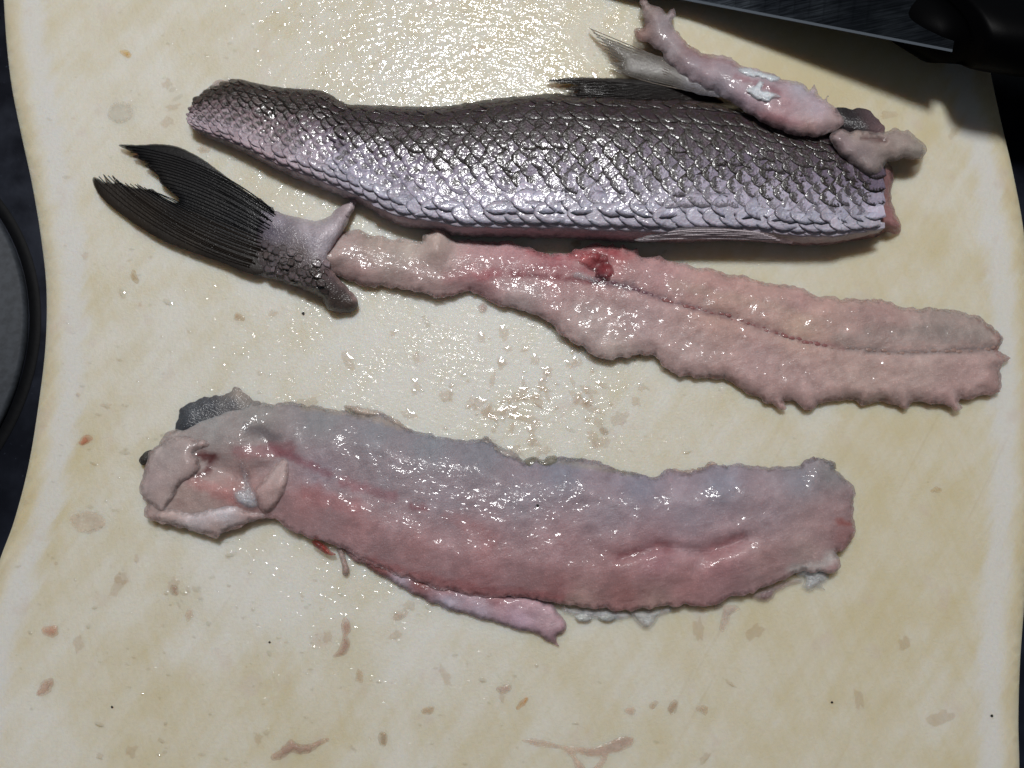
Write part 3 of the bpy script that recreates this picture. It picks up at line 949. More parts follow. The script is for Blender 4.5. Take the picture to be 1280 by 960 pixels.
def tail_h(P, d):
    ax = np.array([(300, 295), (350, 310), (400, 318), (420, 322)], float)
    top = np.interp(P[:, 0], [300, 345, 400, 445], [.0025, .0070, .0105, .0095])
    t = np.clip(d / 26, 0, 1)
    nubz = np.maximum(np.exp(-((P[:, 0] - 440) ** 2 + (P[:, 1] - 256) ** 2) / 700), np.exp(-((P[:, 0] - 438) ** 2 + (P[:, 1] - 382) ** 2) / 800))
    top = top * (1 - .45 * nubz)
    h = .0020 + (top - .0020) * (1 - (1 - t) ** 2) ** .5
    lipc = np.exp(-(poly_dist(P, [(443, 252), (428, 288), (414, 318), (422, 346), (444, 376)]) / 9) ** 2)
    h = h + .0016 * lipc * np.interp(P[:, 1], [250, 300, 345, 390], [.5, .9, .6, .7])
    return h + .0005 * fbm(P[:, 0], P[:, 1], 14, 3, 3) * sstep(d, 0, 6)


tail_f = paint([(312, 255, '#1d1b20'), (320, 285, '#1f1d22'), (330, 262, '#4a4452'), (340, 290, '#5a5262'), (350, 272, '#a49aa8'), (380, 282, '#bdb2bb'), (410, 285, '#c6bac2'), (435, 262, '#c0aeb2'), (350, 295, '#7d7480'), (390, 302, '#aca2ae'), (410, 312, '#c2b8c2'), (375, 315, '#6e605e'), (350, 312, '#4a4140'), (300, 310, '#2a2624'), (330, 318, '#4f4541'),
                (365, 330, '#453833'), (395, 338, '#453731'), (405, 358, '#3a2e27'), (420, 375, '#3b2f28'), (435, 386, '#4c3c34'), (416, 335, '#8a7074')], [([(413, 326), (420, 343), (433, 357), (446, 374)], 5, '#ab8f8b', .9)], nz=.3, seed=6, gain=(1, .98, .98))
ts = Slab(out_t, tail_h, res=5, step=2.5, rag=1.2, ragf=7, seed=22)
ts_o = ts.build('tail_stalk', M['skin'], bb, tail_f)
# its small scales
ti = []
for i in range(11):
    for j in range(8):
        x = 333 + i * 7.4 + (j % 2) * 3.7; y = 290 + j * 7.5 + i * 2.2 + RND.uniform(-2, 2); x += RND.uniform(-2, 2)
        if inside(np.array([[x, y]]), np.array(out_t) * .94 + np.array([375, 320]) * .06)[0] and x < 409 - max(0, j - 5) * 2 and j >= 2 and RND.random() < .3 + .12 * j:
            m = frame(x, y, lambda P: ts.H(P[:, 0], P[:, 1]), 11 * PXM, 11 * PXM, math.radians(RND.uniform(.8, 2)), -.35 + RND.uniform(-.15, .15), math.radians(RND.gauss(0, 2)), .07)
            tq = tail_f(np.array([[x, y]]))[0]
            c = np.clip(tq * RND.uniform(.9, 1.35), 0, 1)
            ti.append((1, m, (*c, np.interp(j, [0, 2, 4, 7], [.05, .3, .85, .9])), .4, 'outlined'))
joined_scales(ti, 'scales', ts_o)

# forked tail fin
out_c = [(342, 262), (337, 258), (309, 240), (277, 216), (252, 198), (224, 184), (199, 180), (175, 181), (149, 181), (160, 188), (172, 193), (166, 196), (186, 204), (181, 207), (197, 219), (200, 228), (212, 238), (224, 249), (219, 253),
         (205, 247), (196, 240), (190, 236), (180, 236), (171, 229), (172, 235), (160, 232), (151, 228), (140, 219), (144, 228), (138, 228), (129, 217), (132, 228), (124, 224), (117, 221), (116, 228), (122, 241), (135, 255), (152, 268), (170, 281), (200, 299), (240, 315), (280, 329), (306, 340), (330, 340), (345, 300)]


def cau_h(P, d):
    h = np.interp(P[:, 0], [110, 160, 240, 310, 345], [.0022, .0026, .0036, .0042, .0042])
    return h + .0004 * np.minimum(1, d / 4)


cau = Slab(out_c, cau_h, res=5, step=2.5, rag=.5, ragf=6, seed=23, thick=.0009, tuck=.5)
cau_f = paint([(180, 190, '#0d0b0d'), (260, 215, '#0e0c0e'), (320, 255, '#0f0f13'), (230, 255, '#101014'), (290, 280, '#17171c'), (338, 268, '#26242b'), (335, 285, '#1c1b20'), (130, 235, '#2a211a'), (180, 270, '#30261d'), (240, 300, '#332a22'), (290, 320, '#2a2420'), (320, 330, '#302722'), (255, 275, '#1d1a19')], nz=.25, seed=8)
co = cau.build('tail_fin', M['dfin'], bb, cau_f)
tips_u = [(152, 182), (168, 194), (184, 205), (197, 219), (208, 233), (222, 249)]
tips_l = [(197, 241), (172, 231), (150, 228), (141, 221), (130, 218), (118, 223)]


def resamp(p, n_):
    p = np.array(p, float); L = np.r_[0, np.cumsum(np.hypot(*np.diff(p, axis=0).T))]
    u = np.linspace(0, L[-1], n_); return np.stack([np.interp(u, L, p[:, i]) for i in (0, 1)], 1)


tips = np.concatenate([resamp(tips_u, 15), resamp(tips_l, 15)])
st_r = resamp([(338, 260), (328, 285), (312, 334)], 30)
st_r[2:28, 0] += NR.uniform(0, 11, 26); st_r[2:28, 1] += NR.uniform(-1, 2, 26)
ctl = resamp([(255, 192), (262, 230), (250, 262), (225, 285), (190, 296)], 30)
fin_rays(co, st_r, tips, ctl, lambda q: np.maximum(np.interp(q[:, 0], [110, 160, 240, 310, 345], [.0022, .0026, .0036, .0042, .0042]) + .0004, np.where(q[:, 0] > 306, ts.H(q[:, 0], q[:, 1]) - .0002, 0)), 1.0, .55,
         lambda q: np.where((q[:, 1] > 262 - (q[:, 0] - 230) * -.35)[:, None], lin('#1f1813')[None], lin('#0a090b')[None]), M['ray'], lift=.0001, nseg=26)

# ------------------------------------------------------------------ lower fillet, flesh side up
ff = thing('fish_fillet', 'thick pink and grey fish fillet lying flesh side up, lowermost on the board', 'fish fillet', V(640, 640, 0))
out_l = [(174, 607), (180, 592), (185, 570), (200, 552), (212, 540), (228, 530), (250, 520), (270, 510), (290, 506), (305, 502), (325, 503), (340, 505), (357, 504), (382, 505), (410, 510), (426, 512), (451, 515), (476, 518), (498, 527), (515, 537), (532, 542),
         (557, 546), (586, 549), (600, 549), (610, 553), (628, 563), (645, 570), (656, 578), (664, 579), (674, 573), (685, 577), (699, 572), (713, 572), (734, 576), (748, 578), (766, 585), (791, 589), (810, 596), (822, 595),
         (834, 587), (856, 590), (884, 581), (913, 582), (949, 581), (985, 583), (1000, 580), (1010, 576), (1028, 574), (1041, 580), (1050, 592), (1068, 609), (1068, 630), (1070, 658), (1066, 673), (1057, 684), (1046, 691), (1052, 705), (1042, 714),
         (1020, 715), (1003, 714), (985, 723), (960, 732), (938, 741), (913, 748), (888, 757), (856, 756), (820, 761), (784, 763), (730, 759), (690, 754), (650, 747), (610, 744), (578, 742), (550, 737), (522, 729), (495, 719), (469, 708), (448, 696), (430, 687), (408, 680), (390, 675),
         (365, 664), (345, 650), (320, 651), (300, 658), (280, 665), (272, 671), (250, 667), (230, 660), (207, 654), (187, 648), (180, 640), (186, 626), (176, 617)]


def low_h(P, d):
    ysplit = np.interp(P[:, 0], [170, 300, 420, 640, 820, 1070], [600, 600, 640, 700, 720, 660])
    lower = sstep(P[:, 1] - ysplit, -30, 40)
    wd = 40 + 14 * lower
    top = np.interp(P[:, 0], [170, 230, 330, 500, 800, 1000, 1070], [.006, .0072, .0080, .0092, .0092, .0084, .0070])
    ed = .0034 + .0004 * lower
    t = np.clip(d / wd, 0, 1)
    h = ed + (top - ed) * (1 - (1 - t) ** 1.6)
    gap = np.exp(-(poly_dist(P, [(330, 545), (350, 575), (310, 600), (262, 580)]) / 16) ** 2)
    h -= .0030 * gap * sstep(d, 6, 24)
    g2 = np.exp(-(poly_dist(P, [(775, 697), (800, 690), (822, 682), (840, 684), (870, 690), (905, 682), (930, 673)]) / 7) ** 2)
    h -= .0018 * g2
    g3 = np.exp(-(poly_dist(P, [(868, 712), (890, 690), (940, 668)]) / 9) ** 2)
    h -= .0010 * g3
    return h + .0012 * fbm(P[:, 0], P[:, 1], 70, 31, 3) * sstep(d, 0, 16) + .0005 * fbm(P[:, 0], P[:, 1], 11, 33, 2) * sstep(d, 0, 5)


low_f = paint([(185, 600, '#a38a88'), (220, 560, '#9f8d8c'), (260, 530, '#908688'), (320, 515, '#8f8586'), (400, 525, '#857f86'), (470, 535, '#86808a'), (540, 555, '#837f8a'), (600, 565, '#817b87'), (700, 590, '#827c8c'), (800, 608, '#837b8c'), (900, 605, '#857d8d'), (1000, 600, '#857d89'),
               (1040, 590, '#82797e'), (220, 620, '#a58885'), (300, 620, '#a47877'), (260, 655, '#a98f8c'), (400, 590, '#937f8b'), (480, 600, '#92808a'), (560, 620, '#927f8a'), (650, 620, '#8f7f8b'), (760, 640, '#96818d'), (860, 640, '#978390'), (960, 640, '#967d86'), (1040, 640, '#9a7a7e'),
               (380, 630, '#a5777b'), (450, 660, '#a87a7f'), (520, 690, '#a97b80'), (600, 690, '#a47a80'), (700, 690, '#9f787f'), (780, 700, '#976b70'), (600, 725, '#a8747a'), (700, 735, '#a16d71'), (780, 745, '#a36f70'), (860, 735, '#a67578'), (820, 700, '#9b6b74'), (900, 705, '#a17177'), (960, 700, '#a67e80'),
               (1010, 690, '#ab8c8c'), (820, 757, '#ae8784'), (720, 753, '#b18a87'), (1055, 670, '#93686a'), (1020, 660, '#9e7d80')],
              [([(340, 560), (375, 575), (410, 592)], 6, '#7e3c4c', .6), ([(310, 535), (345, 548)], 9, '#5f545b', .6), ([(430, 602), (465, 612), (490, 622)], 9, '#8b4652', .5), ([(515, 634), (532, 635)], 4, '#7c3040', .7), ([(385, 615), (440, 635)], 13, '#9b585c', .5),
               ([(300, 565), (360, 560)], 10, '#8f5059', .5), ([(245, 568), (268, 570), (258, 590), (245, 595)], 6, '#5e2528', .9), ([(240, 600), (300, 625)], 10, '#a35f60', .5), ([(560, 645), (620, 670), (600, 690)], 10, '#9c6468', .35),
               ([(460, 700), (530, 722), (600, 738), (700, 746)], 7, '#a0585c', .55), ([(1048, 652), (1062, 655)], 4, '#8a4038', .7), ([(775, 697), (800, 690), (822, 682), (840, 684)], 5, '#8a5157', .7), ([(880, 690), (930, 672)], 7, '#8d5157', .5), ([(990, 712), (1030, 705), (1040, 695)], 9, '#b5a9a9', .7),
               ([(395, 678), (405, 686)], 5, '#8e1e1c', .9), ([(380, 508), (470, 522), (500, 533)], 5, '#a08c80', .6), ([(650, 574), (700, 576), (790, 592)], 4, '#8b8274', .5)], nz=.10, seed=4, gain=(1.1, 1.17, 1.11))
low = Slab(out_l, low_h, res=5.5, step=2.2, rag=3.6, ragf=16, seed=41, tuck=3.5)
low_o = low.build('flesh', M['flesh'], ff, low_f)

# dark skin showing past the flesh
sk = Slab([(221, 538), (223, 520), (225, 511), (235, 505), (250, 499), (267, 494), (283, 493), (292, 483), (299, 486), (306, 492), (316, 500), (326, 505), (320, 520), (280, 530), (240, 545)],
          lambda P, d: .0028 + .0018 * np.minimum(1, d / 10) + .0006 * fbm(P[:, 0], P[:, 1], 12, 2, 3), res=5, step=3, rag=2, ragf=9, seed=42, thick=.003)
sk.build('skin_flap', M['skin'], ff, paint([(228, 525, '#3a3c43'), (240, 515, '#4d4e55'), (262, 505, '#46464d'), (300, 490, '#a08f84'), (310, 500, '#8f817b'), (290, 505, '#5a565a')], nz=.3, seed=3), label='dark grey skin at the upper left tip')
sk2 = Slab([(173, 575), (178, 567), (190, 562), (195, 572), (184, 580), (176, 581)], lambda P, d: .0022 + .0012 * np.minimum(1, d / 5), res=3, step=2, rag=1, seed=43)
sk2.build('skin_flap', M['skin'], ff, paint([(178, 575, '#2c2622'), (190, 570, '#50453f')], nz=.3))
for pts, h in (([(652, 578), (664, 571), (676, 574), (690, 570), (705, 572), (728, 573), (748, 579), (772, 587), (796, 592), (812, 599), (790, 598), (740, 588), (690, 586), (665, 590)], '#7e7568'),
               ([(500, 527), (476, 514), (450, 509), (430, 508), (445, 518), (480, 526), (502, 536), (515, 540)], '#b9a395'),
               ([(832, 590), (838, 585), (850, 588), (862, 586), (880, 582), (890, 578), (896, 583), (870, 594), (845, 598)], '#a58a80'),
               ([(1000, 584), (1008, 574), (1022, 572), (1038, 575), (1046, 584), (1030, 592), (1010, 592)], '#6f6664'),
               ([(600, 552), (608, 546), (620, 556), (638, 563), (652, 572), (656, 582), (630, 576), (608, 564)], '#a3958f')):
    sl_ = Slab(pts, rough(dome(.0022, .0042, 8), .0007, 8, 5), res=4, step=2.5, rag=2.2, ragf=6, seed=int(pts[0][0]), thick=.004)
    sl_.build('fat_rim', M['thin'], ff, paint([(pts[0][0], pts[0][1], h), (pts[2][0], pts[2][1], h)], nz=.35, seed=int(pts[0][1])))


def over(base, lift, thick_, wd=9, und=.0002, seed=0):
    """piece lying on another: follows its surface, a little higher"""
    def f(P, d):
        return np.maximum(base.H(P[:, 0], P[:, 1]), .0015) + lift + thick_ * (1 - (1 - np.clip(d / wd, 0, 1)) ** 2) ** .6 + .0005 * fbm(P[:, 0], P[:, 1], 12, seed, 3) * sstep(d, 0, 5)
    return f


tongue = Slab([(175, 612), (181, 588), (188, 566), (202, 552), (222, 544), (246, 548), (262, 555), (247, 563), (243, 566), (250, 577), (250, 587), (238, 598), (226, 605), (220, 618), (212, 630), (204, 638), (190, 634), (180, 625)],
              over(low, .0001, .0020, 16, seed=3), res=5, step=2.5, rag=2.4, ragf=9, seed=44, thick=.0012)
tongue.build('flesh_flap', M['thin'], ff, paint([(190, 600, '#ab9290'), (215, 570, '#a5928f'), (240, 580, '#ac918d'), (205, 620, '#b29893')], nz=.1), label='torn flesh tongue at the left end')
leaf = Slab([(352, 574), (360, 578), (360, 598), (355, 615), (347, 630), (337, 641), (327, 641), (320, 628), (318, 612), (328, 600), (337, 588)],
            over(low, .0002, .0016, 12, seed=6), res=4, step=2.5, rag=1, ragf=9, seed=45, thick=.0014)
leaf.build('flesh_flap', M['thin'], ff, paint([(345, 590, '#bb9e9a'), (340, 620, '#b5928e'), (328, 632, '#ab8582')], nz=.1), label='leaf shaped loose flesh flap')
band = Slab([(298, 575), (306, 580), (312, 592), (315, 606), (322, 620), (324, 634), (314, 638), (300, 633), (292, 624), (292, 613), (302, 609), (300, 594)], over(low, .0004, .0010, 6, seed=7), res=4, step=2.5, rag=1, ragf=6, seed=46, thick=.001)
band.build('membrane', M['white'], ff, paint([(302, 585, '#b39698'), (310, 605, '#bda8aa'), (305, 625, '#d6ccd2')], nz=.12))
bn2 = Slab([(196, 640), (214, 636), (238, 641), (262, 637), (290, 632), (305, 638), (320, 640), (336, 645), (318, 651), (300, 657), (281, 664), (272, 671), (262, 668), (248, 667), (230, 660), (208, 654), (190, 648)],
           over(low, .0000, .0016, 12, seed=8), res=5, step=2.5, rag=1.6, ragf=8, seed=47, thick=.002)
bn2.build('flesh_flap', M['thin'], ff, paint([(210, 645, '#c2a59f'), (250, 645, '#c9b6b8'), (280, 640, '#cfc0c4'), (270, 662, '#bfa09a'), (310, 645, '#bb9a97')], nz=.12), label='pale torn strip under the left end')
# belly strip below the seam
belly = Slab([(418, 676), (434, 680), (450, 689), (472, 700), (498, 711), (525, 722), (553, 730), (582, 736), (614, 740), (652, 744), (684, 752), (698, 766), (707, 779), (704, 792), (697, 797), (699, 808), (690, 804), (680, 799), (663, 790), (648, 787), (632, 783), (615, 778),
              (600, 773), (578, 768), (557, 762), (535, 752), (516, 743), (497, 733), (483, 724), (468, 715), (450, 704), (435, 695)], lambda P, d: .0010 + .0024 * (1 - (1 - np.clip(d / 11, 0, 1)) ** 2) ** .5 + .0006 * fbm(P[:, 0], P[:, 1], 10, 5, 3) * sstep(d, 0, 5),
             res=4, step=2, rag=2.4, ragf=16, seed=48)
belly.build('belly_strip', M['thin'], ff, paint([(440, 695, '#a77a7c'), (500, 728, '#b09aa6'), (560, 752, '#b0a0ae'), (600, 765, '#b29aa6'), (650, 775, '#b391a0'), (690, 775, '#b8939a'), (695, 800, '#a88088'), (480, 706, '#8a4a44'), (525, 726, '#8d4a46'), (560, 735, '#96585a'), (620, 744, '#a0666a'), (660, 755, '#b58c94')], nz=.12), label='silvery pink belly strip along the lower edge')
# white membranes hanging out at the lower right
for pts, cs in (([(700, 756), (725, 760), (760, 762), (800, 765), (822, 763), (840, 758), (836, 766), (815, 769), (790, 772), (770, 776), (745, 774), (722, 771), (706, 766)], '#d0c8cc'),
                ([(786, 763), (820, 763), (838, 759), (862, 757), (850, 762), (836, 766), (824, 772), (818, 782), (806, 786), (796, 780), (790, 770)], '#cdc6c2'),
                ([(990, 716), (1008, 708), (1024, 708), (1034, 712), (1036, 724), (1028, 730), (1032, 738), (1020, 736), (1012, 740), (1002, 734), (1004, 724)], '#d2cccc'),
                ([(930, 745), (950, 738), (975, 728), (1000, 722), (1004, 728), (985, 733), (970, 742), (962, 751), (950, 752), (938, 748)], '#98747a'),
                ([(880, 758), (890, 757), (896, 762), (904, 757), (900, 752), (884, 752)], '#a5827f')):
    Slab(pts, rough(dome(.0010, .0020, 7), .0006, 7, int(pts[0][0])), res=4, step=2.5, rag=1.6, ragf=6, seed=int(pts[0][0]), thick=.0012).build('membrane', M['white'], ff, paint([(pts[0][0], pts[0][1], cs), (pts[4][0], pts[4][1], cs)], nz=.25, seed=3))
for (x, y) in ((729, 772), (759, 772)):
    Slab([(x - 11, y - 2), (x - 3, y - 6), (x + 8, y - 5), (x + 12, y + 1), (x + 4, y + 5), (x - 7, y + 4)], rough(dome(.0016, .0021, 6), .0004, 5, x), res=3, step=2, rag=1.2, ragf=5, seed=x, thick=.001).build(
        'scale', M['bonew'], ff, paint([(x, y, '#bdb9b4'), (x + 9, y, '#a9a3a0')], nz=.3), label='loose pale scale stuck at the lower edge')
# blood spot and dangling thread
Slab([(390, 677), (398, 676), (406, 681), (414, 689), (420, 693), (412, 694), (403, 689), (394, 684)], lambda P, d: .0030 + .0012 * np.minimum(1, d / 4), res=3, step=2, rag=.8, seed=51, thick=.003).build(
    'blood_spot', M['thin'], ff, paint([(398, 680, '#7c120f'), (410, 690, '#a02a20')]), label='bright red blood spot on the lower edge')
Slab([(421, 684), (429, 686), (432, 698), (437, 712), (434, 720), (428, 718), (427, 706), (424, 696)], lambda P, d: .0012 + .0020 * np.minimum(1, d / 4), res=3, step=2, rag=.8, seed=52, thick=.002).build(
    'flesh_thread', M['thin'], ff, paint([(425, 690, '#b19690'), (432, 715, '#9c7f78')]), label='torn thread dangling below the lower edge')

# ------------------------------------------------------------------ trimmings at the top right
tr = thing('fin_trimming', 'pink trimming with pale translucent fin, lying over the top right of the scaled fillet', 'fish trimming', V(900, 100, 0))
sup = lambda P: np.interp(P[:, 0], [730, 830, 880, 960, 1060], [.0025, .005, .0085, .0125, .0125])
fin2 = Slab([(736, 34), (744, 40), (752, 47), (767, 51), (792, 60), (812, 66), (835, 74), (870, 88), (905, 100), (925, 112), (912, 122), (880, 119), (855, 113), (838, 107), (820, 103), (800, 99), (785, 95), (768, 88), (778, 86), (762, 79), (776, 77), (766, 68), (758, 56), (746, 45)],
            lambda P, d: sup(P) + .0004 + .0012 * np.clip(d / 14, 0, 1) ** .6 + .0004 * fbm(P[:, 0], P[:, 1], 25, 3, 2), res=5, step=2.5, rag=.8, ragf=8, seed=61, thick=.0012, tuck=.6)
f2 = fin2.build('pectoral_fin', M['fin'], tr, paint([(745, 40, '#5d5348'), (775, 70, '#756a60'), (820, 85, '#7d736c'), (870, 105, '#8f868c'), (905, 112, '#a39aa5'), (840, 95, '#80766f')], nz=.12, seed=2))
n = 12
fin_rays(f2, [(900 - i * .8, 104 + i * 1.3) for i in range(n)], [(738 + i * 3.6, 36 + i * 5.0) for i in range(n)], [(820 - i * 1.2, 70 + i * 3.2) for i in range(n)], lambda q: fin2.H(q[:, 0], q[:, 1]), 1.2, .5,
         lambda q: np.tile(lin('#70655b'), (len(q), 1)), M['ray'], lift=-.0002)
tout = [(799, 4), (806, -4), (815, 6), (827, 11), (833, 18), (843, 9), (844, 18), (840, 28), (846, 38), (852, 47), (862, 56), (872, 62), (882, 67), (893, 69), (905, 70), (914, 73), (922, 77), (928, 82), (947, 87), (962, 91), (973, 97), (988, 100), (1004, 105), (1012, 112), (1018, 105), (1021, 117), (1029, 124), (1036, 118), (1037, 128), (1045, 136),
        (1053, 147), (1053, 157), (1041, 165), (1016, 171), (990, 168), (962, 157), (937, 143), (912, 126), (893, 116), (874, 108), (856, 98), (842, 86), (834, 78), (827, 66), (817, 58), (803, 51), (793, 46), (793, 37), (806, 31), (804, 18)]
trim = Slab(tout, lambda P, d: sup(P) + .0012 + np.interp(P[:, 0], [790, 850, 950, 1020, 1055], [.0022, .0026, .0036, .0036, .0026]) * (1 - (1 - np.clip(d / 18, 0, 1)) ** 1.7) + .0008 * fbm(P[:, 0], P[:, 1], 26, 3, 3) * sstep(d, 0, 8),
            res=4.5, step=2, rag=2.6, ragf=13, seed=62, thick=lambda P, d: np.interp(P[:, 0], [790, 1050], [.004, .0065]))
to = trim.build('flesh', M['thin'], tr, paint([(810, 10, '#8d7a78'), (800, 40, '#8b6a62'), (830, 30, '#8f8288'), (842, 60, '#97898f'), (870, 80, '#93838d'), (905, 90, '#988690'), (880, 68, '#8a686c'), (940, 95, '#a3969f'), (950, 115, '#9c7f8a'), (930, 125, '#a08794'), (980, 130, '#a07c84'), (1000, 112, '#a399a6'),
                                               (1020, 135, '#a6939f'), (970, 150, '#a27a7e'), (1010, 160, '#a98685'), (1045, 150, '#a38a8b'), (900, 110, '#a0929f'), (860, 55, '#8a6a6c')],
                                              [([(920, 96), (945, 103), (975, 118)], 5, '#8a5660', .6), ([(945, 140), (1000, 155)], 6, '#96606a', .45), ([(847, 40), (870, 64), (900, 74), (925, 82)], 4, '#88605f', .5)], nz=.16, seed=6, gain=(1.12, 1.14, 1.1)))
for pts in ([(922, 86), (935, 84), (948, 89), (962, 92), (976, 97), (970, 103), (955, 99), (940, 96), (928, 93)], [(932, 112), (944, 106), (950, 99), (956, 104), (952, 112), (966, 115), (977, 121), (965, 123), (962, 127), (948, 126), (940, 121)]):
    Slab(pts, over(trim, .0001, .0008, 4), res=3, step=2, rag=1.4, ragf=5, seed=int(pts[0][0]), thick=.0008, tuck=.5).build('bone_flake', M['bonew'], tr, paint([(pts[0][0], pts[0][1], '#dcdae0')], nz=.15))
sc = Slab([(1037, 171), (1044, 164), (1053, 161), (1062, 165), (1072, 163), (1089, 165), (1111, 164), (1116, 160), (1122, 160), (1130, 164), (1135, 162), (1145, 171), (1152, 176), (1158, 183), (1158, 191), (1152, 198), (1142, 200), (1128, 198), (1118, 202), (1108, 203), (1103, 212), (1096, 218), (1086, 220), (1076, 214), (1066, 206), (1055, 198), (1046, 189)],
          lambda P, d: np.interp(P[:, 0], [1030, 1090, 1115, 1160], [.0140, .0120, .0095, .0070]) + .0030 * (1 - (1 - np.clip(d / 15, 0, 1)) ** 1.7) - .002 * np.exp(-(poly_dist(P, [(1080, 172), (1105, 176)]) / 3.5) ** 2) + .0008 * fbm(P[:, 0], P[:, 1], 18, 8, 3) * sstep(d, 0, 6),
          res=4, step=2.5, rag=1, ragf=8, seed=63, thick=.0048)
so = sc.build('flesh_scrap', M['thin'], None, paint([(1055, 180, '#8d7476'), (1085, 205, '#96827f'), (1075, 190, '#8d7878'), (1110, 185, '#97817a'), (1130, 175, '#98837c'), (1150, 188, '#9a8a80'), (1072, 166, '#a08a82')], [([(1078, 172), (1108, 176)], 3, '#5e3a36', .7)], nz=.1, seed=2), origin=V(1100, 190, .012))
tag(so, 'pink translucent flesh scrap hanging over the head end of the scaled fillet', 'flesh scrap')

# ------------------------------------------------------------------ crumbs and scraps on the board
G1, G2 = 'small flesh scraps on the board', 'dark specks on the board'


def scrap(name, pts, h, top, label, cat='flesh scrap', group=G1, mat=None, rag=1.0, cols=None):
    pts = np.array(pts, float)
    c = pts.mean(0)
    s_ = Slab(pts, rough(dome(min(.0002, top * .2), top * .5, 7), top * .22, 5, int(c[0])), res=3, step=1.8, rag=rag, ragf=6, seed=int(c[0] + c[1]), under=.00008, tuck=.6)
    o = s_.build(name, mat or M['flake' if top < .00065 else 'scrap'], None, paint(cols or [(c[0], c[1], h)], nz=.15, gain=(1.3, 1.32, 1.28), seed=int(c[0])), origin=V(c[0], c[1], 0))
    return tag(o, label, cat, group)


def blob(x, y, rx, ry, ang=0, k_=9, irr=.22, seed=0):
    r = random.Random(int(x * 13 + y))
    out = []
    for i in range(k_):
        a = 2 * math.pi * i / k_
        q = 1 + r.uniform(-irr, irr)
        u, v_ = rx * q * math.cos(a), ry * q * math.sin(a)
        out.append((x + u * math.cos(ang) - v_ * math.sin(ang), y + u * math.sin(ang) + v_ * math.cos(ang)))
    return out


scrap('crumb', blob(157, 67, 7, 4.5, .6), '#bd9433', .0009, 'yellow crumb near the top left of the board', 'crumb', 'crumbs on the board')
scrap('flesh_scrap', blob(107, 550, 9, 6, -.2), '#a8664c', .0013, 'small orange red blob left of the lower fillet')
scrap('flesh_scrap', blob(63, 789, 11, 8, -.1), '#b78c78', .0014, 'rounded pink blob near the lower left edge of the board')
scrap('flesh_scrap', [(46, 869), (50, 856), (57, 849), (66, 848), (66, 858), (60, 868)], '#b39788', .0012, 'pink drop shaped scrap at the lower left with a faint tail')
scrap('flesh_scrap', [(430, 771), (437, 778), (438, 788), (434, 795), (438, 804), (434, 815), (424, 821), (416, 821), (423, 812), (427, 800), (428, 790), (426, 780)], '#a88b7f', .0013, 'hourglass shaped pink scrap below the lower fillet')
scrap('flesh_scrap', [(338, 945), (348, 938), (356, 930), (364, 924), (372, 929), (384, 930), (396, 926), (408, 922), (411, 926), (400, 932), (388, 941), (375, 943), (364, 941), (352, 949), (341, 951)], '#a48679', .0017, 'long bent pink scrap lying along the bottom of the board', rag=.8)
scrap('flesh_scrap', [(652, 925), (675, 924), (700, 931), (718, 933), (740, 934), (760, 928), (776, 921), (792, 922), (790, 932), (776, 939), (762, 943), (755, 956), (746, 968), (740, 962), (750, 948), (736, 945), (720, 943), (730, 957), (736, 970), (724, 968), (714, 948), (704, 938), (690, 935), (668, 932)], '#b39b8e', .0009, 'branching pale pink scrap at the bottom centre of the board', rag=.8)
scrap('crumb', [(645, 885), (650, 877), (658, 871), (660, 875), (655, 882), (648, 887)], '#b17c36', .0008, 'orange splinter shaped crumb near the bottom centre', 'crumb', 'crumbs on the board')
scrap('flesh_scrap', blob(479, 924, 6, 10, -.15, irr=.1), '#a08c74', .0008, 'oval tan scrap near the bottom, right of the long bent scrap')
scrap('flesh_scrap', blob(536, 888, 9, 5, -.2), '#ad9780', .0007, 'small flat tan scrap above the oval one near the bottom')
scrap('flesh_scrap', blob(841, 884, 6, 10, .3, irr=.12), '#a6917d', .0009, 'upright tan oval scrap at the lower right')
scrap('flesh_scrap', [(870, 884), (880, 881), (886, 886), (882, 895), (879, 892), (872, 889)], '#ae9a84', .0007, 'three cornered tan scrap rightmost in the lower row')
scrap('flesh_scrap', blob(789, 889, 8, 5, -.2), '#b7a194', .0006, 'pale pink oval scrap leftmost in the lower right row')
scrap('flesh_scrap', blob(817, 881, 6, 4, -.7), '#ab9583', .0006, 'tiny tan scrap between pink oval and upright oval')
scrap('flesh_scrap', blob(218, 738, 5, 8, -.25, irr=.12), '#9a8577', .0012, 'brownish oval scrap below the left end of the lower fillet')
scrap('flesh_scrap', blob(236, 768, 5, 8, .3), '#b5a294', .0006, 'faint pale scrap under the brownish oval one')
scrap('flesh_scrap', [(620, 861), (630, 856), (640, 857), (636, 865), (626, 867)], '#ab958b', .0008, 'flat pink scrap in the middle of the lower board')
scrap('flesh_scrap', blob(449, 846, 5, 9, -.1), '#b49f88', .0006, 'upright tan scrap below the hourglass shaped one')
scrap('flesh_scrap', [(905, 757), (918, 756), (926, 762), (915, 768), (910, 778), (904, 790), (898, 786), (902, 772)], '#b3a298', .0008, 'translucent pale shred just under the right part of the lower fillet')
scrap('flesh_scrap', [(598, 383), (605, 378), (609, 384), (606, 391), (600, 391)], '#a38b86', .0016, 'small loose bit just under the middle of the backbone')
scrap('flesh_scrap', blob(108, 652, 22, 13, .1, irr=.2), '#bfaf9f', .0006, 'thin translucent flake left of the lower fillet', rag=1.2)
scrap('flesh_scrap', blob(500, 770, 11, 5, -.5), '#b4a295', .0006, 'pale shred under the belly strip of the lower fillet')
scrap('flesh_scrap', blob(692, 800, 5, 8, .1), '#b8a79a', .0004, 'faint flake beside the tip of the belly strip')
scrap('flesh_scrap', blob(168, 346, 4, 9, -.35), '#a58d68', .0005, 'thin brown flake under the tail fin')
scrap('flesh_scrap', blob(299, 396, 8, 5, .2), '#a98f73', .0006, 'light brown flake below the tail stalk')
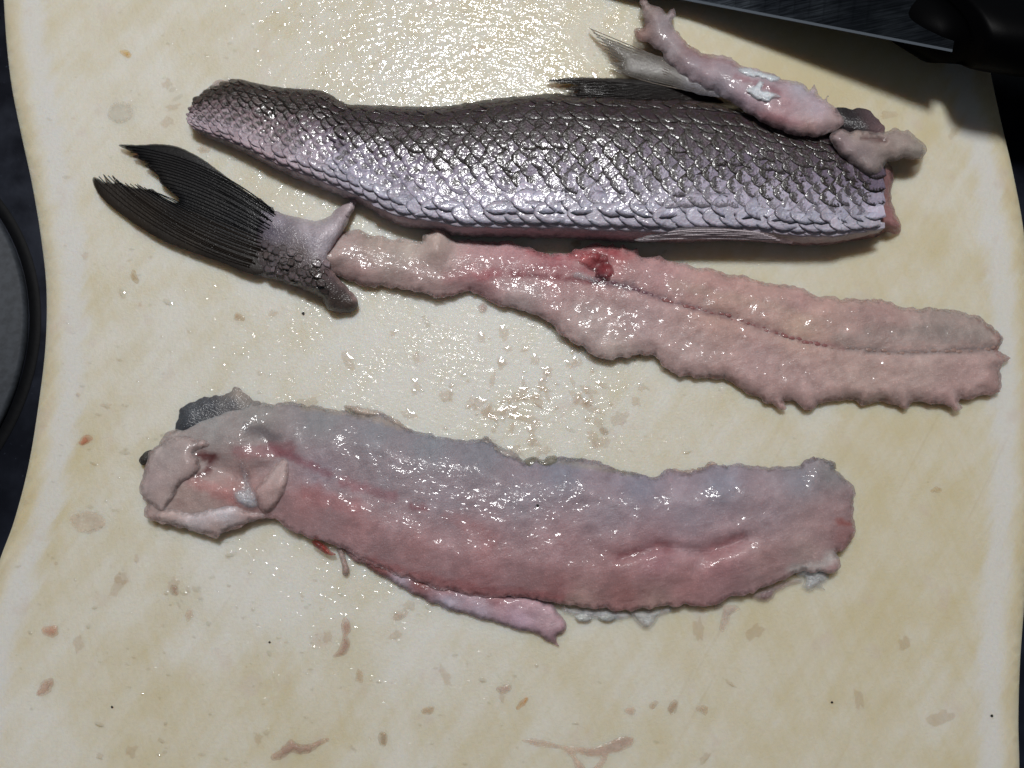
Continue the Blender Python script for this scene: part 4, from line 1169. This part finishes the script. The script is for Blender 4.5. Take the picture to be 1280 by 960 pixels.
scrap('flesh_scrap', blob(755, 539, 6, 5, .4), '#9c8c80', .0009, 'grey brown bit on the wet centre of the board')
scrap('flesh_scrap', blob(745, 556, 6, 4.5, .4), '#b5a397', .0006, 'pinkish bit just under the grey brown one')
scrap('flesh_scrap', blob(150, 141, 17, 15, .1, 7, .12), '#b8afa3', .0004, 'square translucent flake above the tail fin')
scrap('flesh_scrap', blob(256, 186, 9, 6, .2), '#b9a796', .0004, 'faint round flake between tail fin and scaled fillet')
scrap('flesh_scrap', blob(1170, 612, 7, 4, -.3), '#b39d78', .0004, 'faint tan fleck on the bare right part of the board')
scrap('flesh_scrap', blob(533, 402, 4, 9, -.5), '#aea79c', .0004, 'thin grey sliver under the left part of the backbone')
for x, y, r, lb in ((379, 392, 2.6, 'black speck just left of the tail stalk tip'), (337, 803, 2.0, 'black speck below the left half of the lower fillet'), (140, 884, 2.2, 'black speck on the yellow stain at the lower left'),
                    (1040, 878, 2.4, 'dark speck at the lower right on yellowed board'), (1240, 895, 2.4, 'dark speck in the pale band at the lower right corner')):
    scrap('speck', blob(x, y, r * .75, r * .75, 0, 8, .25), '#1c1814', .0007, lb, 'speck', G2, M['speck'], rag=0)
sp_ = scrap('speck', blob(672, 632, 1.8, 1.8, 0, 8, .1), '#1c1814', .0005, 'black speck on the middle of the lower fillet flesh', 'speck', G2, M['speck'], rag=0)
sp_.location.z = float(low.H(672, 632)[0]); q_ = V(672, 632, sp_.location.z); sp_.location.x, sp_.location.y = q_.x, q_.y

# thin pinkish smears (uncountable) and water droplets
def discs(spots, rise, seg=9, irr=.2, rings=((1, 0), (.72, .6), (.36, .92))):
    vv, f_ = [], []
    for x, y, rx, ry, a, hh in spots:
        k0 = len(vv)
        c = at(x, y, 0); ca, sa = math.cos(a), math.sin(a)
        w_ = [1 + RND.uniform(-irr, irr) for _ in range(seg)]
        for r, z in rings:
            for i in range(seg):
                t = 2 * math.pi * i / seg
                u, v_ = rx * r * w_[i] * math.cos(t), ry * r * w_[i] * math.sin(t)
                vv.append((c[0] + u * ca - v_ * sa, c[1] + u * sa + v_ * ca, .00004 + hh * z))
        vv.append((c[0], c[1], .00004 + hh))
        for j in range(len(rings) - 1):
            for i in range(seg):
                f_.append((k0 + j * seg + i, k0 + j * seg + (i + 1) % seg, k0 + (j + 1) * seg + (i + 1) % seg, k0 + (j + 1) * seg + i))
        for i in range(seg):
            f_.append((k0 + (len(rings) - 1) * seg + i, k0 + (len(rings) - 1) * seg + (i + 1) % seg, k0 + len(rings) * seg))
    return vv, f_


occ = [np.array(o_) for o_ in (out_f, out_b, out_l, out_t, out_c)]


def free(P):
    m = inside(P, np.array(board_line, float)) & (P[:, 1] > -40) & (P[:, 1] < 985)
    for o_ in occ: m &= ~inside(P, o_)
    return m


sm = NR.normal((680, 505), (80, 50), (95, 2)); sm = np.concatenate([sm, NR.uniform((60, 30), (1200, 950), (70, 2))])
sm = sm[free(sm)]
spots = [(x, y, abs(NR.normal(5.5, 4)) * PXM + .0004, abs(NR.normal(4, 2.2)) * PXM + .0004, NR.uniform(0, 3), .00012) for x, y in sm]
tag(link('smears', *discs(spots, 1, 14, .45), M['smear']), 'thin pinkish wet smears on the board', kind='stuff')
cl = NR.uniform((20, -30), (1270, 980), (16000, 2))
cl = cl[free(cl)]
wt_ = idw(cl, WP)
clump = fbm(cl[:, 0], cl[:, 1], 38, 77, 3)
keep = NR.random(len(cl)) < np.clip(wt_ - .1, 0.004, 1) ** 1.4 * sstep(clump, -.35, .35) * 1.0
cl = cl[keep]
sz = np.exp(NR.normal(-.2, .42, len(cl))) * 1.9 * PXM
spots = [(x, y, s_ * NR.uniform(.9, 2.0), s_ * NR.uniform(.5, .9), NR.normal(-.2, .35), s_ * NR.uniform(.07, .17)) for (x, y), s_ in zip(cl, sz)]
tag(link('water_droplets', *discs(spots, 1, 8), M['water']), 'fine water droplets on the wet board', kind='stuff')
print('droplets', len(cl), 'scales', len(scl))
